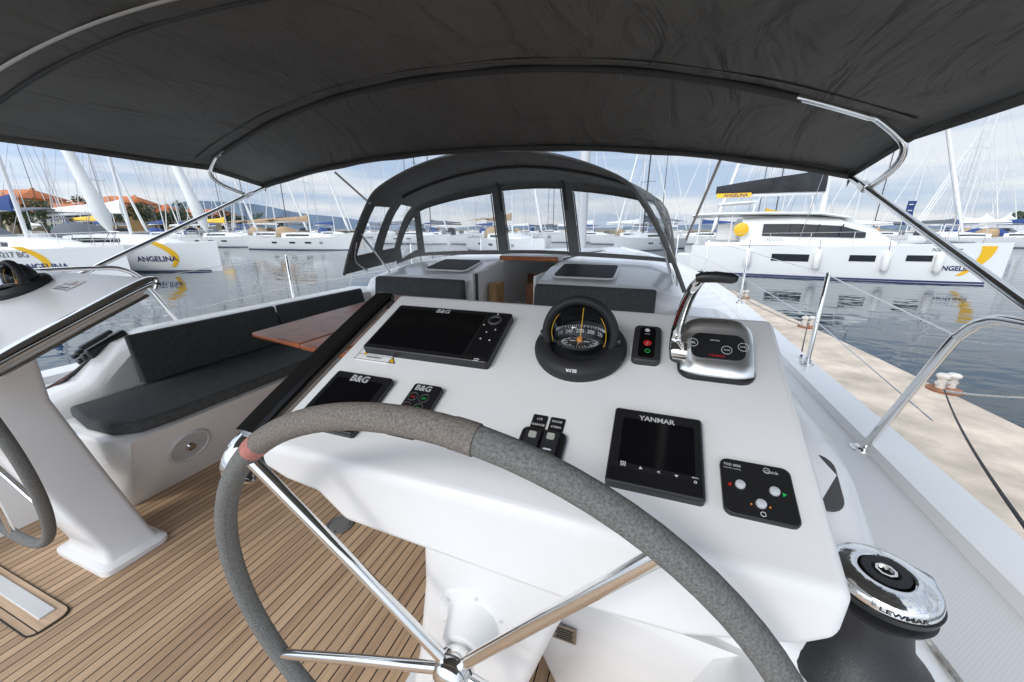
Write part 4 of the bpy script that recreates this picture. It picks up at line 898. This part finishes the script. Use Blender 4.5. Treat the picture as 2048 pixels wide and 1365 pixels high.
    g=G(M); g.loft([[(x,yy,z+zz*k) for yy,zz in ((-.2,-.05),(-.24,.2),(-.05,.8),(.05,.8),(.24,.2),(.2,-.05))] for x,z,k in ((.8,4.22,.45),(2.5,4.22,.75),(4.3,4.22,1.0),(mx_-.1,4.2,1.25))]); mk('sail_cover',g,mat('sail_bag_black',(.02,.022,.025),.8,nz=(1.5,.4),bump=(3,.6,.1)),t,sm=50)
    g=G(M); g.box((1.7,-.22,4.08),(1.7,.06,.22)); mk('boom_banner',g,yel,t)
    text('lettering','ANGELINA',navy,t,M@Matrix.Translation((1.8,-.26,4.08))@Matrix.Rotation(R(90),4,'X'),width=1.2,off=.02)
    g=G(M)
    tp=(mx_-.2,0,18.6)
    for s_ in (-1,1): g.tube([(4.6,s_*3.1,1.7),(mx_-.1,s_*1.2,8.1),tp],.011,4)
    g.tube([(11.4,0,1.7),tp],.012,4); g.tube([(1,0,4.3),tp],.007,4)
    for x in (2,3.2,4.4): g.tube([(x,.2,4.3),(mx_-.1,.1,9)],.005,4)
    mk('rigging',g,wire,t)
    g=G(M); g.tube([(11.1,-2.1,1.72),(11.1,2.1,1.72)],.09,10); mk('crossbeam',g,alu,t)
    g=G(M); g.grid(lambda u,v:(9.3+1.8*u,-1.7+3.4*v,1.6-.05*sin(PI*u)),2,2); mk('trampoline',g,greyc,t)
    a,b2=V((11.4,0,2.1)),V(tp); g=G(M); g.tube([a.lerp(b2,i/12*.9) for i in range(13)],[.05]+[.08*(1-.6*i/12) for i in range(1,13)],8); mk('furled_sail',g,sailw,t,sm=60)
    H_=H
    def wp(p,x,z): X=x+p.x; Z=z+p.y; return M@V((X,yo-(H_.y(X,Z)+.02),Z))
    text('lettering','POLOOOKST',mat('reg2',(.1,.1,.12),.5),t,None,width=1.0,off=.012,warp=lambda p:wp(p,9.9,1.42))
    text('lettering','ANGELINA',navy,t,None,width=1.4,off=.025,warp=lambda p:wp(p,10.4,.66))
    g=G(M)
    def fn(u,v): z=.35+1.25*v; X=11.25-.9*(v-.9)**2+(u-.5)*(.2+.32*v); return (X,yo-(H_.y(X,z)+.012),z)
    g.grid(fn,5,14); mk('swoosh_emblem',g,yel,t)
    text('lettering','LAGOON',mat('logo_grey',(.3,.3,.32),.5),t,M@Matrix.Translation((3.6,-2.80,1.78))@Matrix.Rotation(R(90),4,'X'),width=.8,off=.0)
    g=G(M@Matrix.Translation((2.15,-2.95,2.25))@Matrix.Rotation(R(90),4,'X')); g.lathe([(0,.06),(.25,.055),(.33,.02),(.33,-.04),(0,-.06)],n=28); mk('life_buoy',g,yel,t)
    for i,x in enumerate((2.6,5.4,7.9,9.7)):
        yy=yo-(H_.y(x,.8)+.16); f=thing('fender',('aftmost','second from the stern','second from the bow','foremost')[i]+' white fender hanging on the catamaran','fender',group='catamaran fenders',M=M@Matrix.Translation((x,yy,.45)))
        g=G(M@Matrix.Translation((x,yy,.45))); g.lathe([(0,0),(.08,.02),(.14,.12),(.14,.75),(.08,.87),(.03,.92),(0,.93)],n=16); mk('body',g,sailw,f)
        g=G(M); g.tube([(x,yy,1.35),(x,yy+.14,H_.zd(x)+.3)],.012,5); mk('line',g,navy,f)
    return t
catamaran()
p=HX(1800,28,0)
t=thing('banner_flag','tall blue banner flag behind the catamaran','flag',p)
g=G(); g.tube([p,p+V((0,0,4.3))],.03,8); mk('pole',g,alu,t)
u=V((cos(YW),sin(YW),0)); g=G(); g.loft([[p+u*.03+V((0,0,z)),p+u*(.65+.03*sin(z*3))+V((0,0,z))+V((0,.05*sin(z*4),0))] for z in (2.6,3.0,3.4,3.8,4.15)],False); mk('banner',g,blue,t)
for q in range(3): 
    g=G(); g.poly([p+u*x+V((0,-.06,z))for x,z in ((.12,3.95-.4*q),(.45,3.95-.4*q),(.45,3.88-.4*q),(.12,3.88-.4*q))]); mk('print',g,lt,t)

# ================= HOUSES, TREES, TENTS
wallm=[mat('plaster_cream',(.62,.52,.38),.9,nz=(.8,.1)),mat('plaster_ochre',(.62,.38,.16),.9,nz=(.8,.1)),mat('plaster_white',(.68,.65,.6),.9,nz=(.8,.08))]
roofm=mat('roof_tiles',(.52,.17,.06),.85,nz=(2,.25)); shut=mat('shutter_green',(.05,.12,.08),.7)
def house(px,fwd,w,d,h,rot,wm_,label):
    p=HX(px,fwd,1.1); M=Matrix.Translation(p)@Matrix.Rotation(YW+R(rot),4,'Z'); t=thing('house',label,'house',M=M,group='houses on the left shore')
    g=G(M); g.box((0,0,h/2),(w,d,h)); mk('wall',g,wm_,t)
    g=G(M); e=.5; rh=w*.17; 
    g.poly([(-w/2-e,-d/2-e,h),(w/2+e,-d/2-e,h),(w/2-d*.3,0,h+rh),(-w/2+d*.3,0,h+rh)]).poly([(w/2+e,d/2+e,h),(-w/2-e,d/2+e,h),(-w/2+d*.3,0,h+rh),(w/2-d*.3,0,h+rh)]).poly([(w/2+e,-d/2-e,h),(w/2+e,d/2+e,h),(w/2-d*.3,0,h+rh)]).poly([(-w/2-e,d/2+e,h),(-w/2-e,-d/2-e,h),(-w/2+d*.3,0,h+rh)])
    rf=mk('roof',g,roofm,t,solid=.15,sm=20)
    g=G(M); g.box((w*.2,d*.12,h+rh*.9),(.7,.7,1.6)); mk('chimney',g,wm_,rf)
    n=max(2,int(w/3)); fl=max(1,int(h/2.9))
    for f_ in range(fl):
        for i in range(n):
            x=-w/2+w*(i+.5)/n; z=1.6+f_*2.9
            g=G(M); g.box((x,-d/2-.03,z),(1.1,.1,1.4)); wn=mk('window',g,wind,t)
            g=G(M); g.box((x-.78,-d/2-.05,z),(.45,.08,1.4)).box((x+.78,-d/2-.05,z),(.45,.08,1.4)); mk('shutter',g,shut,wn)
    g=G(M); g.box((0,-d/2-.04,1.0),(1.0,.09,2.0)); mk('door',g,shut,t)
hs=[(-10,104,16,10,7.0,8,0,'cream house with hipped tiled roof at the far left edge'),(62,112,15,10,9.0,-6,1,'tall ochre house second from the left'),(135,108,14,9,5.2,4,2,'low white house third from the left'),(205,118,17,10,6.5,-4,1,'wide ochre house in the middle of the shore row'),(262,125,13,9,8.6,10,0,'tall cream house right of the wide ochre one'),(322,132,15,9,6.0,-8,1,'ochre house at the point where trees begin'),(385,150,16,9,5.6,0,0,'small cream house near the right end of the row'),(430,168,15,9,6.4,5,2,'last white house on the shore row')]
for a in hs: house(a[0],a[1],a[2],a[3],a[4],a[5],wallm[a[6]],a[7])
leafm=[mat('foliage_a',(.045,.075,.03),.8,nz=(1.5,.5)),mat('foliage_b',(.07,.09,.035),.8,nz=(1.5,.5))]; bark=mat('bark',(.12,.09,.06),.9)
def tree(seed,h,w):
    random.seed(seed); t=thing('tree','x','tree')
    g=G(); g.tube([(0,0,0),(.1,.05,h*.3),(.0,.1,h*.7)],[.25,.18,.06],8)
    for i in range(5): a=i*1.3; g.tube([(0,0,h*.3+i*.1*h*.5),(w*.3*cos(a),w*.3*sin(a),h*.55+i*.05*h)],[.09,.03],5)
    mk('trunk',g,bark,t)
    g=G()
    for c_ in range(34):
        a=random.random()*2*PI; rr2=math.sqrt(random.random())*w*.42; z=h*(.38+.55*random.random()); sc=(1-abs(z/h-.6)*1.1); cc=V((rr2*cos(a)*sc,rr2*sin(a)*sc,z)); r=w*random.uniform(.08,.16)
        for l in range(36):
            d=V((random.gauss(0,1),random.gauss(0,1),random.gauss(0,.8))).normalized()*r*random.uniform(.6,1.05); q=cc+d; s_=random.uniform(.12,.28)
            n1=V((random.gauss(0,1),random.gauss(0,1),random.gauss(0,1))).normalized(); n2=n1.orthogonal().normalized()
            g.poly([q+n1*s_,q+n2*s_,q-n1*s_,q-n2*s_])
    mk('crown',g,leafm[seed%2],t); return t
tp_=[tree(1,8,8),tree(2,6.5,7),tree(3,9.5,6)]; used=[0,0,0]
tl=[(5,94,0),(38,98,1),(96,99,0),(160,101,1),(182,104,2),(235,107,1),(292,112,0),(345,118,1),(368,122,2),(410,138,1),(455,150,0),(480,160,1),(520,172,0),(560,182,1),(2040,120,1)]
for i,(px,fw,k_) in enumerate(tl):
    o=tp_[k_] if not used[k_] else copy_tree(tp_[k_]); used[k_]=1
    o.matrix_basis=Matrix.Translation(HX(px,fw,1.0))@Matrix.Rotation(i*1.7,4,'Z')
    if px<1000: tag(o,'green tree among the houses on the left shore','tree','shore trees on the left')
    else:
        tag(o,'green tree on the shore behind the marquees at the right edge','tree')
        if 'group' in o: del o['group']
tent=mat('tent_white',(.8,.8,.8),.7)
for px,fw in ((1965,86),(2010,88),(2055,90)):
    p=HX(px,fw,1.1); M=Matrix.Translation(p)@Matrix.Rotation(YW,4,'Z'); t=thing('marquee',{1965:'left',2010:'middle',2055:'right'}[px]+' white pointed marquee on the right shore','tent',M=M,group='marquees')
    g=G(M); g.box((0,0,1.2),(4,4,2.4)); mk('side_wall',g,tent,t)
    g=G(M); g.loft([[(x*k_,y*k_,z) for x,y in ((-2.1,-2.1),(2.1,-2.1),(2.1,2.1),(-2.1,2.1))] for k_,z in ((1,2.4),(.45,3.1),(.12,3.9),(.02,4.6))]); mk('roof',g,tent,t)
rk=mat('breakwater_rock',(.36,.31,.25),.9,nz=(2,.3)); g=G(); random.seed(5)
for i in range(160):
    px=random.uniform(1880,2250); p=HX(px,random.uniform(64,72),random.uniform(-.2,1.0)); s_=random.uniform(.4,.9)
    g.box(p,(s_*1.3,s_,s_),Matrix.Rotation(random.random()*3,3,V((random.random(),random.random(),1)).normalized()))
o=mk('rocks',g,rk,bev=.08,seg=1,kind='stuff'); tag(o,'pale breakwater rocks along the right shore','rocks')
